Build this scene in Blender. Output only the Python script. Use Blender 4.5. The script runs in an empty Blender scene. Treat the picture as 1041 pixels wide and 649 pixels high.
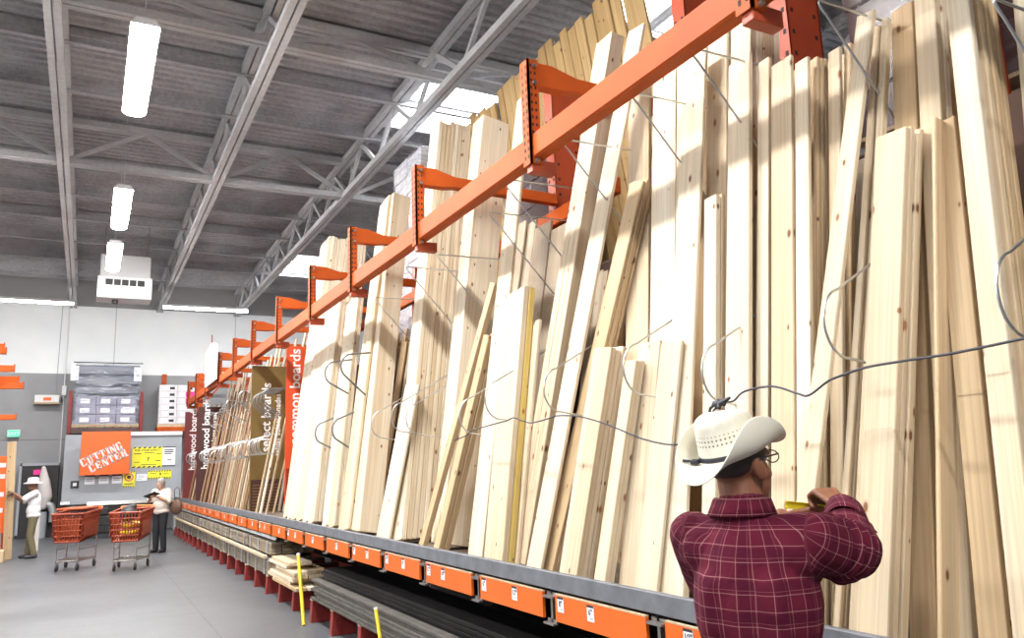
import bpy, bmesh, math, random
from mathutils import Vector, Matrix, Quaternion, noise
random.seed(7)
S = bpy.context.scene
COL = S.collection
R = math.radians
# ------------------------------------------------------------------ materials
def nmat(name):
    m = bpy.data.materials.new(name); m.use_nodes = True
    nt = m.node_tree; nt.nodes.clear()
    out = nt.nodes.new('ShaderNodeOutputMaterial'); b = nt.nodes.new('ShaderNodeBsdfPrincipled')
    nt.links.new(b.outputs[0], out.inputs[0])
    return m, nt, b
def N(nt, t, **kw):
    n = nt.nodes.new(t)
    for k, v in kw.items():
        if k in n.inputs.keys(): n.inputs[k].default_value = v
        else: setattr(n, k, v)
    return n
def ramp(nt, src, stops, interp='LINEAR'):
    r = nt.nodes.new('ShaderNodeValToRGB'); r.color_ramp.interpolation = interp
    e = r.color_ramp.elements
    while len(e) < len(stops): e.new(0.5)
    for i, (p, c) in enumerate(stops):
        e[i].position = p; e[i].color = (*c, 1) if len(c) == 3 else c
    nt.links.new(src, r.inputs[0]); return r
def mixc(nt, fac, a, b, blend='MIX'):
    m = nt.nodes.new('ShaderNodeMix'); m.data_type = 'RGBA'; m.blend_type = blend
    for sock, v in ((m.inputs[0], fac), (m.inputs[6], a), (m.inputs[7], b)):
        if hasattr(v, 'is_linked') or hasattr(v, 'links'): nt.links.new(v, sock)
        elif isinstance(v, (int, float)): sock.default_value = v
        else: sock.default_value = (*v, 1)
    return m.outputs[2]
def mathn(nt, op, a, b=None, c=None):
    m = nt.nodes.new('ShaderNodeMath'); m.operation = op
    for i, v in enumerate((a, b, c)):
        if v is None: continue
        if hasattr(v, 'links'): nt.links.new(v, m.inputs[i])
        else: m.inputs[i].default_value = v
    return m.outputs[0]
def plain(name, col, rough=.5, metal=0., bump=0., bscale=40., var=.0, vscale=3., spec=.5):
    m, nt, b = nmat(name)
    b.inputs['Roughness'].default_value = rough; b.inputs['Metallic'].default_value = metal
    b.inputs['Specular IOR Level'].default_value = spec
    tc = N(nt, 'ShaderNodeTexCoord')
    nz = N(nt, 'ShaderNodeTexNoise', Scale=vscale, Detail=5.)
    nt.links.new(tc.outputs['Object'], nz.inputs['Vector'])
    v = max(var, .03)
    r = ramp(nt, nz.outputs[0], [(.3, [c*(1-v) for c in col]), (.7, [min(1, c*(1+v)) for c in col])])
    nt.links.new(r.outputs[0], b.inputs['Base Color'])
    if bump:
        n2 = N(nt, 'ShaderNodeTexNoise', Scale=bscale, Detail=4.)
        nt.links.new(tc.outputs['Object'], n2.inputs['Vector'])
        bp = N(nt, 'ShaderNodeBump', Strength=bump, Distance=.01)
        nt.links.new(n2.outputs[0], bp.inputs['Height']); nt.links.new(bp.outputs[0], b.inputs['Normal'])
    return m
def emit(name, col, s):
    m = bpy.data.materials.new(name); m.use_nodes = True
    nt = m.node_tree; nt.nodes.clear()
    o = nt.nodes.new('ShaderNodeOutputMaterial'); e = nt.nodes.new('ShaderNodeEmission')
    e.inputs[0].default_value = (*col, 1); e.inputs[1].default_value = s
    nt.links.new(e.outputs[0], o.inputs[0]); return m
def wood(name, pale, tan, knot=(.13, .055, .025), knots=.58, grain=.62, var=.6):
    m, nt, b = nmat(name)
    b.inputs['Roughness'].default_value = .62; b.inputs['Specular IOR Level'].default_value = .25
    tc = N(nt, 'ShaderNodeTexCoord'); oi = N(nt, 'ShaderNodeObjectInfo')
    off = N(nt, 'ShaderNodeVectorMath', operation='MULTIPLY_ADD')
    comb = N(nt, 'ShaderNodeCombineXYZ')
    rr = mathn(nt, 'MULTIPLY', oi.outputs['Random'], 37.3)
    for i in range(3): nt.links.new(rr, comb.inputs[i])
    ad = N(nt, 'ShaderNodeVectorMath', operation='ADD')
    nt.links.new(tc.outputs['Object'], ad.inputs[0]); nt.links.new(comb.outputs[0], ad.inputs[1])
    def mapped(s):
        mp = N(nt, 'ShaderNodeMapping'); mp.inputs['Scale'].default_value = s
        nt.links.new(ad.outputs[0], mp.inputs['Vector']); return mp.outputs[0]
    n1 = N(nt, 'ShaderNodeTexNoise', Scale=1., Detail=3., Distortion=.4); nt.links.new(mapped((9, 9, .45)), n1.inputs['Vector'])
    n2 = N(nt, 'ShaderNodeTexNoise', Scale=1., Detail=4.); nt.links.new(mapped((90, 90, 1.3)), n2.inputs['Vector'])
    base = ramp(nt, n1.outputs[0], [(.3, pale), (.72, tan)])
    g = ramp(nt, n2.outputs[0], [(.35, (1-.38*grain,)*3), (.6, (1, 1, 1))])
    c = mixc(nt, .8, base.outputs[0], g.outputs[0], 'MULTIPLY')
    # board to board tone
    rnd = mathn(nt, 'FRACT', mathn(nt, 'MULTIPLY', oi.outputs['Random'], 91.7))
    tone = ramp(nt, rnd, [(0., (1, 1, 1)), (.55, (1-.12*var, 1-.16*var, 1-.24*var)), (1., (1-.3*var, 1-.38*var, 1-.5*var))])
    c = mixc(nt, 1., c, tone.outputs[0], 'MULTIPLY')
    # knots
    vo = N(nt, 'ShaderNodeTexVoronoi', Scale=1.); vo.feature = 'F1'; vo.voronoi_dimensions = '2D'
    sq = N(nt, 'ShaderNodeSeparateXYZ'); nt.links.new(ad.outputs[0], sq.inputs[0])
    cq = N(nt, 'ShaderNodeCombineXYZ'); nt.links.new(mathn(nt, 'MULTIPLY', mathn(nt, 'ADD', sq.outputs[0], sq.outputs[1]), 6.8), cq.inputs[0]); nt.links.new(mathn(nt, 'MULTIPLY', sq.outputs[2], 3.4), cq.inputs[1])
    nt.links.new(cq.outputs[0], vo.inputs['Vector'])
    sep = N(nt, 'ShaderNodeSeparateColor'); nt.links.new(vo.outputs['Color'], sep.inputs[0])
    keep = mathn(nt, 'LESS_THAN', sep.outputs[0], knots)
    size = mathn(nt, 'MULTIPLY_ADD', sep.outputs[1], .09, .035)
    rel = mathn(nt, 'DIVIDE', vo.outputs['Distance'], size)
    km = ramp(nt, rel, [(.0, (1, 1, 1)), (.5, (.95, .95, .95)), (.60, (.40, .40, .40)), (.74, (.30, .30, .30)), (1.0, (0, 0, 0))])
    kk = mathn(nt, 'MULTIPLY', km.outputs[0], keep)
    kc = mixc(nt, sep.outputs[2], (.30, .13, .055), knot)
    c = mixc(nt, kk, c, kc)
    nt.links.new(c, b.inputs['Base Color'])
    bp = N(nt, 'ShaderNodeBump', Strength=.12, Distance=.004); nt.links.new(n2.outputs[0], bp.inputs['Height'])
    nt.links.new(bp.outputs[0], b.inputs['Normal'])
    return m
def holes_orange(name, col):
    """painted steel upright with punched rows of slots, in object space (rows along local Z)"""
    m, nt, b = nmat(name)
    b.inputs['Roughness'].default_value = .45
    tc = N(nt, 'ShaderNodeTexCoord'); sp = N(nt, 'ShaderNodeSeparateXYZ'); nt.links.new(tc.outputs['Object'], sp.inputs[0])
    nz = N(nt, 'ShaderNodeTexNoise', Scale=6., Detail=5.); nt.links.new(tc.outputs['Object'], nz.inputs['Vector'])
    base = ramp(nt, nz.outputs[0], [(.3, [c*.85 for c in col]), (.7, col)])
    nt.links.new(base.outputs[0], b.inputs['Base Color'])
    return m
M = {}
M['pine'] = wood('pine', (.81, .725, .585), (.70, .56, .385))
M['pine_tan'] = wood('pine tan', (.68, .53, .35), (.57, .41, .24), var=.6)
M['pine_grey'] = wood('pine grey shaded', (.50, .42, .33), (.38, .30, .22), var=.6)  # grey pine; on boards deep in the rack it carries painted shade
M['strip_brown'] = wood('hardwood strip', (.42, .27, .16), (.30, .17, .10), knots=.1, var=.8)
M['strip_pale'] = wood('moulding strip', (.66, .55, .40), (.52, .40, .27), knots=.1, var=.7)
M['strip_red'] = wood('cedar strip', (.36, .20, .13), (.26, .13, .09), knots=.15, var=.5)
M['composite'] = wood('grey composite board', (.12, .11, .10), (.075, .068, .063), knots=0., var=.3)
M['orange'] = plain('orange rack paint', (.47, .080, .009), .6, spec=.25, var=.10, vscale=4)
M['orange_dark'] = plain('red orange upright paint', (.42, .062, .02), .45, var=.12, vscale=4)
M['orange_vivid'] = plain('vivid orange panel', (.70, .125, .010), .40, var=.05, vscale=3)
M['slot'] = plain('dark punched slot', (.03, .015, .012), .8)
M['steel'] = plain('worn steel', (.36, .33, .31), .35, .8, var=.15, vscale=15)
M['wire'] = plain('zinc wire', (.58, .59, .60), .28, .9, var=.05)
M['wire_dark'] = plain('dark rubbered wire', (.20, .20, .20), .4, .6)
M['cable'] = plain('black cable', (.045, .045, .06), .55)
M['ledge'] = plain('grey ledge paint', (.135, .14, .158), .6, var=.22, vscale=9, bump=.15, bscale=60)
M['deck'] = plain('shelf deck', (.16, .12, .09), .8, var=.2)
M['dark'] = plain('dark steel', (.025, .022, .024), .6, var=.2)
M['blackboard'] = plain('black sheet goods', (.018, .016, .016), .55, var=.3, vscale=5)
M['backpanel'] = plain('dark plywood back', (.085, .045, .032), .85, var=.25, vscale=2)
M['red'] = plain('red support paint', (.22, .022, .018), .5, var=.25, vscale=8)
M['yellow'] = plain('yellow paint', (.75, .55, .02), .45, var=.05)
M['white'] = plain('white sheet', (.80, .80, .80), .5)
M['paper'] = plain('paper tag', (.82, .83, .86), .6)
M['ink'] = plain('black ink', (.02, .02, .03), .6)
M['white_ink'] = plain('white ink', (.82, .80, .78), .6)
M['grey_ink'] = plain('grey ink', (.30, .32, .36), .6)
M['sign_orange'] = plain('sign orange red', (.66, .075, .018), .45, var=.04)
M['sign_olive'] = plain('sign olive brown', (.17, .105, .025), .5, var=.06)
M['sign_brown'] = plain('sign dark brown', (.055, .016, .014), .5, var=.05)
M['sign_maroon'] = plain('sign maroon', (.14, .016, .018), .5, var=.05)
M['sign_cut'] = plain('cutting sign orange', (.86, .145, .02), .45, var=.06, vscale=2)
M['sign_yellow'] = plain('sign yellow', (.85, .78, .02), .5)
M['green'] = emit('green exit glow', (.10, .75, .35), .9)
M['tube'] = emit('fluorescent lens', (1., .985, .96), 95.)
M['tube_far'] = emit('fluorescent lens far row', (1., .985, .96), 75.)
M['sky'] = emit('skylight daylight', (.93, .97, 1.), 9.)
M['housing'] = plain('white fixture housing', (.75, .75, .75), .4)
M['hvac'] = plain('hvac white', (.62, .62, .62), .5)
M['roll_slate'] = plain('slate film roll', (.085, .095, .13), .25, var=.3, vscale=3)
M['pine_yellow'] = wood('yellow stained pine', (.72, .56, .20), (.62, .45, .13), var=.3)
M['pine_golden'] = wood('golden pine', (.60, .42, .20), (.48, .31, .13), var=.8)
M['bundle'] = wood('dusty bundle lumber', (.36, .29, .20), (.25, .19, .12), var=.6)
M['greywall'] = plain('grey equipment', (.33, .35, .38), .5, var=.05)
M['carton_white'] = plain('white carton', (.66, .64, .66), .6, var=.15, vscale=9)
M['carton'] = plain('cardboard', (.50, .37, .24), .7, var=.1)
M['carton_purple'] = plain('grey violet carton', (.22, .21, .30), .5, var=.3, vscale=5)
M['pink'] = plain('pink label', (.80, .03, .28), .5)
M['skin'] = plain('skin', (.23, .088, .045), .5, var=.10, vscale=25, bump=.12, bscale=140)
M['skin_pale'] = plain('skin light', (.46, .25, .17), .55)
M['skin_dark'] = plain('skin brown', (.20, .095, .06), .55)
M['denim'] = plain('dark trousers', (.02, .022, .04), .8, bump=.2, bscale=120)
M['olive'] = plain('olive trousers', (.13, .11, .06), .85, bump=.3, bscale=25)
M['black_cloth'] = plain('black trousers', (.012, .012, .015), .8)
M['cream'] = plain('cream blouse', (.62, .54, .47), .8, bump=.2, bscale=30)
M['white_cloth'] = plain('white shirt', (.72, .72, .74), .8, bump=.3, bscale=25)
M['shoe'] = plain('dark shoe', (.03, .028, .035), .5)
M['hair_grey'] = plain('grey hair', (.27, .235, .21), .7, bump=.5, bscale=90)
M['hair'] = plain('dark hair', (.035, .022, .018), .6, bump=.5, bscale=180)
M['bag'] = plain('brown bag', (.10, .045, .025), .6)
M['rubber'] = plain('caster rubber', (.03, .03, .035), .6)
M['cart_orange'] = plain('cart plastic', (.30, .048, .018), .45)
M['bright_orange'] = plain('bright orange carton', (.42, .075, .015), .5)
M['tape_yellow'] = plain('tape blade yellow', (.80, .74, .03), .35)
M['chrome'] = plain('chrome', (.6, .6, .6), .2, .9)
M['duct'] = plain('grey duct', (.38, .39, .40), .45, .3)
M['bagcloth'] = plain('dust bag cloth', (.62, .58, .56), .9, bump=.3, bscale=18)
M['concrete_floor'] = None
def film(name, tint, alpha):
    m, nt, b = nmat(name)
    b.inputs['Base Color'].default_value = (*tint, 1); b.inputs['Roughness'].default_value = .12
    tc = N(nt, 'ShaderNodeTexCoord'); mp = N(nt, 'ShaderNodeMapping'); mp.inputs['Scale'].default_value = (1.2, 1.2, 9)
    mp.inputs['Rotation'].default_value = (.2, .15, .3)
    nt.links.new(tc.outputs['Object'], mp.inputs['Vector'])
    nz = N(nt, 'ShaderNodeTexNoise', Scale=1.6, Detail=5., Distortion=1.); nt.links.new(mp.outputs[0], nz.inputs['Vector'])
    r = ramp(nt, nz.outputs[0], [(.42, (alpha*.35,)*3), (.70, (min(1, alpha*2.4),)*3)])  # milky streaks in the alpha paint glare onto the wrap
    nt.links.new(r.outputs[0], b.inputs['Alpha'])
    bp = N(nt, 'ShaderNodeBump', Strength=.6, Distance=.03); nt.links.new(nz.outputs[0], bp.inputs['Height']); nt.links.new(bp.outputs[0], b.inputs['Normal'])
    return m
M['film'] = film('clear stretch film', (.66, .70, .80), .20)
M['film_brown'] = film('stretch film', (.20, .17, .18), .16)
M['film_dust'] = film('dusty bundle film', (.42, .40, .36), .12)
M['brown_load'] = plain('brown wrapped load', (.07, .033, .03), .3, var=.3, vscale=2)
def floor_mat():
    m, nt, b = nmat('polished concrete')
    tc = N(nt, 'ShaderNodeTexCoord')
    n1 = N(nt, 'ShaderNodeTexNoise', Scale=.7, Detail=8., Roughness=.65); nt.links.new(tc.outputs['Object'], n1.inputs['Vector'])
    n2 = N(nt, 'ShaderNodeTexNoise', Scale=22., Detail=4.); nt.links.new(tc.outputs['Object'], n2.inputs['Vector'])
    r = ramp(nt, n1.outputs[0], [(.3, (.082, .086, .095)), (.7, (.105, .109, .119))])
    r2 = ramp(nt, n2.outputs[0], [(.3, (.85,)*3), (.7, (1.06,)*3)])
    c = mixc(nt, 1., r.outputs[0], r2.outputs[0], 'MULTIPLY')
    sp = N(nt, 'ShaderNodeSeparateXYZ'); nt.links.new(tc.outputs['Object'], sp.inputs[0])
    def joint(axis, pos, per):
        d = mathn(nt, 'PINGPONG', mathn(nt, 'SUBTRACT', sp.outputs[axis], pos), per/2)
        return mathn(nt, 'LESS_THAN', d, .012)
    j = mathn(nt, 'MAXIMUM', joint(0, 1.335, 4.6), joint(1, 6.3, 4.6))
    c = mixc(nt, mathn(nt, 'MULTIPLY', j, .65), c, (.045, .045, .05))
    nt.links.new(c, b.inputs['Base Color'])
    rr = ramp(nt, n1.outputs[0], [(.3, (.38,)*3), (.7, (.48,)*3)]); nt.links.new(rr.outputs[0], b.inputs['Roughness'])
    return m
M['floor'] = floor_mat()
def wall_mat():
    m, nt, b = nmat('painted tilt-up concrete')
    b.inputs['Roughness'].default_value = .85
    g = N(nt, 'ShaderNodeNewGeometry'); sp = N(nt, 'ShaderNodeSeparateXYZ'); nt.links.new(g.outputs['Position'], sp.inputs[0])
    nz = N(nt, 'ShaderNodeTexNoise', Scale=1.1, Detail=7.); nt.links.new(g.outputs['Position'], nz.inputs['Vector'])
    grey = ramp(nt, nz.outputs[0], [(.3, (.30, .305, .315)), (.7, (.36, .365, .375))])
    wh = ramp(nt, nz.outputs[0], [(.3, (.80, .82, .83)), (.7, (.86, .875, .88))])
    up = mathn(nt, 'GREATER_THAN', sp.outputs[2], 5.02)
    c = mixc(nt, up, grey.outputs[0], wh.outputs[0])
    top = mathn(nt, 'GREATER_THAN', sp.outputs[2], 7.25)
    c = mixc(nt, top, c, (.30, .29, .29))  # grey top band paints in the shadow above the light fixtures
    d = mathn(nt, 'PINGPONG', mathn(nt, 'SUBTRACT', sp.outputs[0], .62), 1.9)
    j = mathn(nt, 'LESS_THAN', d, .014)
    zj = mathn(nt, 'LESS_THAN', mathn(nt, 'ABSOLUTE', mathn(nt, 'SUBTRACT', sp.outputs[2], 2.93)), .02)
    j = mathn(nt, 'MAXIMUM', j, zj)
    c = mixc(nt, mathn(nt, 'MULTIPLY', j, .45), c, (.12, .12, .13))
    nt.links.new(c, b.inputs['Base Color']); return m
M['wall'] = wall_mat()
def spray_mat(name, a, bcol):
    m, nt, b = nmat(name)
    b.inputs['Roughness'].default_value = .95; b.inputs['Specular IOR Level'].default_value = .1
    g = N(nt, 'ShaderNodeNewGeometry')
    n1 = N(nt, 'ShaderNodeTexNoise', Scale=14., Detail=6., Roughness=.7); nt.links.new(g.outputs['Position'], n1.inputs['Vector'])
    n2 = N(nt, 'ShaderNodeTexNoise', Scale=1.3, Detail=5.); nt.links.new(g.outputs['Position'], n2.inputs['Vector'])
    f = mathn(nt, 'ADD', mathn(nt, 'MULTIPLY', n1.outputs[0], .55), mathn(nt, 'MULTIPLY', n2.outputs[0], .45))
    r = ramp(nt, f, [(.36, a), (.62, bcol)]); nt.links.new(r.outputs[0], b.inputs['Base Color'])
    bp = N(nt, 'ShaderNodeBump', Strength=.7, Distance=.03); nt.links.new(n1.outputs[0], bp.inputs['Height']); nt.links.new(bp.outputs[0], b.inputs['Normal'])
    return m
M['spray'] = spray_mat('sprayed roof insulation', (.33, .322, .335), (.54, .53, .545))
M['spray_l'] = spray_mat('sprayed steel', (.45, .445, .455), (.60, .595, .60))
# ------------------------------------------------------------------ mesh builder
class MB:
    def __init__(s): s.v = []; s.f = []; s.m = []; s.mi = 0; s.sm = []
    def add(s, vs, fs, smooth=False):
        o = len(s.v); s.v += [tuple(v) for v in vs]
        for f in fs: s.f.append([i+o for i in f]); s.m.append(s.mi); s.sm.append(smooth)
        return s
    def box(s, a, b, mat=None):
        x0, y0, z0 = a; x1, y1, z1 = b
        vs = [(x0,y0,z0),(x1,y0,z0),(x1,y1,z0),(x0,y1,z0),(x0,y0,z1),(x1,y0,z1),(x1,y1,z1),(x0,y1,z1)]
        if mat is not None: vs = [mat @ Vector(v) for v in vs]
        return s.add(vs, [(0,3,2,1),(4,5,6,7),(0,1,5,4),(1,2,6,5),(2,3,7,6),(3,0,4,7)])
    def bar(s, p, q, w, h, up=(0,0,1)):
        p, q = Vector(p), Vector(q); d = (q-p); L = d.length; d.normalize()
        u = Vector(up); side = d.cross(u)
        if side.length < 1e-4: side = d.cross(Vector((1,0,0)))
        side.normalize(); u = side.cross(d)
        mat = Matrix((( side.x, d.x, u.x, p.x), (side.y, d.y, u.y, p.y), (side.z, d.z, u.z, p.z), (0,0,0,1)))
        return s.box((-w/2, 0, -h/2), (w/2, L, h/2), mat)
    def tube(s, pts, r, n=8, cap=True):
        pts = [Vector(p) for p in pts]; k = len(pts); rs = r if isinstance(r, (list, tuple)) else [r]*k
        vs = []; ref = None
        for i, p in enumerate(pts):
            t = (pts[min(i+1, k-1)]-pts[max(i-1, 0)]).normalized()
            if ref is None:
                ref = t.orthogonal().normalized()
            ref = (ref - t*ref.dot(t)).normalized(); bi = t.cross(ref)
            for j in range(n):
                a = 2*math.pi*j/n; vs.append(p + (ref*math.cos(a)+bi*math.sin(a))*rs[i])
        fs = [(i*n+j, i*n+(j+1) % n, (i+1)*n+(j+1) % n, (i+1)*n+j) for i in range(k-1) for j in range(n)]
        s.add(vs, fs, True)
        if cap: s.add(vs[:n], [tuple(range(n-1, -1, -1))]); s.add(vs[-n:], [tuple(range(n))])
        return s
    def cyl(s, p, q, r, n=14): return s.tube([p, q], r, n)
    def prism(s, pts, h, mat=None):
        """polygon pts (x,y) extruded 0..h along z, then mat"""
        n = len(pts); vs = [(x, y, 0) for x, y in pts]+[(x, y, h) for x, y in pts]
        if mat is not None: vs = [mat @ Vector(v) for v in vs]
        return s.add(vs, [tuple(range(n-1, -1, -1)), tuple(range(n, 2*n))]+[(i, (i+1) % n, n+(i+1) % n, n+i) for i in range(n)])
    def mesh(s, name, mats, bevel=0.):
        me = bpy.data.meshes.new(name); me.from_pydata(s.v, [], s.f)
        for m in mats: me.materials.append(m)
        for p, mi, sm in zip(me.polygons, s.m, s.sm): p.material_index = mi; p.use_smooth = sm
        bm = bmesh.new(); bm.from_mesh(me)
        if bevel:
            bmesh.ops.remove_doubles(bm, verts=bm.verts, dist=1e-6)
            es = [e for e in bm.edges if len(e.link_faces) == 2 and e.calc_face_angle() > .6]
            bmesh.ops.bevel(bm, geom=es, offset=bevel, segments=1, affect='EDGES', profile=.5, clamp_overlap=True)
        bmesh.ops.recalc_face_normals(bm, faces=bm.faces)
        bm.to_mesh(me); bm.free(); return me
    def build(s, name, mats, parent=None, bevel=0., loc=None):
        if not isinstance(mats, (list, tuple)): mats = [mats]
        return link(name, s.mesh(name, mats, bevel), parent, loc)
def link(name, data, parent=None, loc=None):
    o = bpy.data.objects.new(name, data); COL.objects.link(o)
    if loc is not None: o.location = loc
    if parent is not None: o.parent = parent
    return o
def tag(o, label=None, cat=None, group=None, kind=None):
    if label: o['label'] = label
    if cat: o['category'] = cat
    if group: o['group'] = group
    if kind: o['kind'] = kind
    return o
def thing(name, label, cat, loc=(0,0,0), rz=0., group=None):
    o = bpy.data.objects.new(name, None); COL.objects.link(o)
    o.location = loc; o.rotation_euler = (0, 0, rz); o.empty_display_size = .1
    return tag(o, label, cat, group)
def copy_tree(o, parent=None):
    c = o.copy(); COL.objects.link(c)
    if parent is not None: c.parent = parent
    for ch in list(o.children): copy_tree(ch, c)
    return c
def struct(name, mb, mat, **k):
    return tag(mb.build(name, mat, **k), kind='structure')
def text_mesh(txt, size, depth=.002, offset=0., align='LEFT', spacing=1.):
    cu = bpy.data.curves.new('lettering', 'FONT'); cu.body = txt; cu.size = size; cu.extrude = depth; cu.offset = offset
    cu.align_x = align; cu.resolution_u = 3; cu.space_character = spacing
    ob = bpy.data.objects.new('lettering', cu); COL.objects.link(ob)
    dg = bpy.context.evaluated_depsgraph_get(); dg.update()
    me = bpy.data.meshes.new_from_object(ob.evaluated_get(dg))
    vs = [v.co.copy() for v in me.vertices]; fs = [tuple(p.vertices) for p in me.polygons]
    bpy.data.objects.remove(ob); bpy.data.curves.remove(cu); bpy.data.meshes.remove(me)
    return vs, fs
def basis(o, x, y):
    x = Vector(x).normalized(); y = Vector(y).normalized(); z = x.cross(y)
    return Matrix(((x.x,y.x,z.x,o[0]),(x.y,y.y,z.y,o[1]),(x.z,y.z,z.z,o[2]),(0,0,0,1)))
def remeshed(name, mb, voxel, smooth=4, mats=(), fac=.5):
    """one continuous skin around overlapping closed shapes"""
    me0 = mb.mesh(name+'_raw', [])
    ob = bpy.data.objects.new(name+'_raw', me0); COL.objects.link(ob)
    r = ob.modifiers.new('r', 'REMESH'); r.mode = 'VOXEL'; r.voxel_size = voxel; r.use_smooth_shade = True
    if smooth:
        sm = ob.modifiers.new('s', 'SMOOTH'); sm.factor = fac; sm.iterations = smooth
    dg = bpy.context.evaluated_depsgraph_get(); dg.update()
    me = bpy.data.meshes.new_from_object(ob.evaluated_get(dg)); me.name = name
    bpy.data.objects.remove(ob); bpy.data.meshes.remove(me0)
    me.materials.clear()
    for m in mats: me.materials.append(m)
    for p in me.polygons: p.use_smooth = True
    return me
def capsule(mb, p, q, r0, r1, n=16, flat=None):
    """tapered capsule; flat=(axis vector, factor) squeezes it across that axis"""
    p, q = Vector(p), Vector(q); d = q-p; L = d.length
    d = d.normalized() if L > 1e-6 else Vector((0, 0, 1))
    a = d.orthogonal().normalized(); b = d.cross(a)
    rings = []
    for k in range(5): t = -math.pi/2+k*math.pi/8*1.0; rings.append((p+d*(math.sin(t)*r0), math.cos(t)*r0))
    rings = [(c, max(r, r0*.02)) for c, r in rings]
    for k in range(5): t = k*math.pi/8; rings.append((q+d*(math.sin(t)*r1), max(math.cos(t)*r1, r1*.02)))
    vs = []
    for c, r in rings:
        for j in range(n):
            t = 2*math.pi*j/n; off = (a*math.cos(t)+b*math.sin(t))*r
            if flat is not None:
                ax = Vector(flat[0]).normalized(); off = off-ax*off.dot(ax)*(1-flat[1])
            vs.append(c+off)
    K = len(rings)
    fs = [(i*n+j, i*n+(j+1) % n, (i+1)*n+(j+1) % n, (i+1)*n+j) for i in range(K-1) for j in range(n)]
    fs += [tuple(range(n-1, -1, -1)), tuple(range((K-1)*n, K*n))]
    mb.add(vs, fs, True)
def ellipsoid(mb, c, r, rot=None, n=20, k=12):
    c = Vector(c); vs = []
    for i in range(k+1):
        t = -math.pi/2+math.pi*i/k
        cr = max(math.cos(t), .01)
        for j in range(n):
            a = 2*math.pi*j/n
            v = Vector((r[0]*cr*math.cos(a), r[1]*cr*math.sin(a), r[2]*math.sin(t)))
            if rot is not None: v = rot @ v
            vs.append(c+v)
    fs = [(i*n+j, i*n+(j+1) % n, (i+1)*n+(j+1) % n, (i+1)*n+j) for i in range(k) for j in range(n)]
    fs += [tuple(range(n-1, -1, -1)), tuple(range(k*n, (k+1)*n))]
    mb.add(vs, fs, True)
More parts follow.
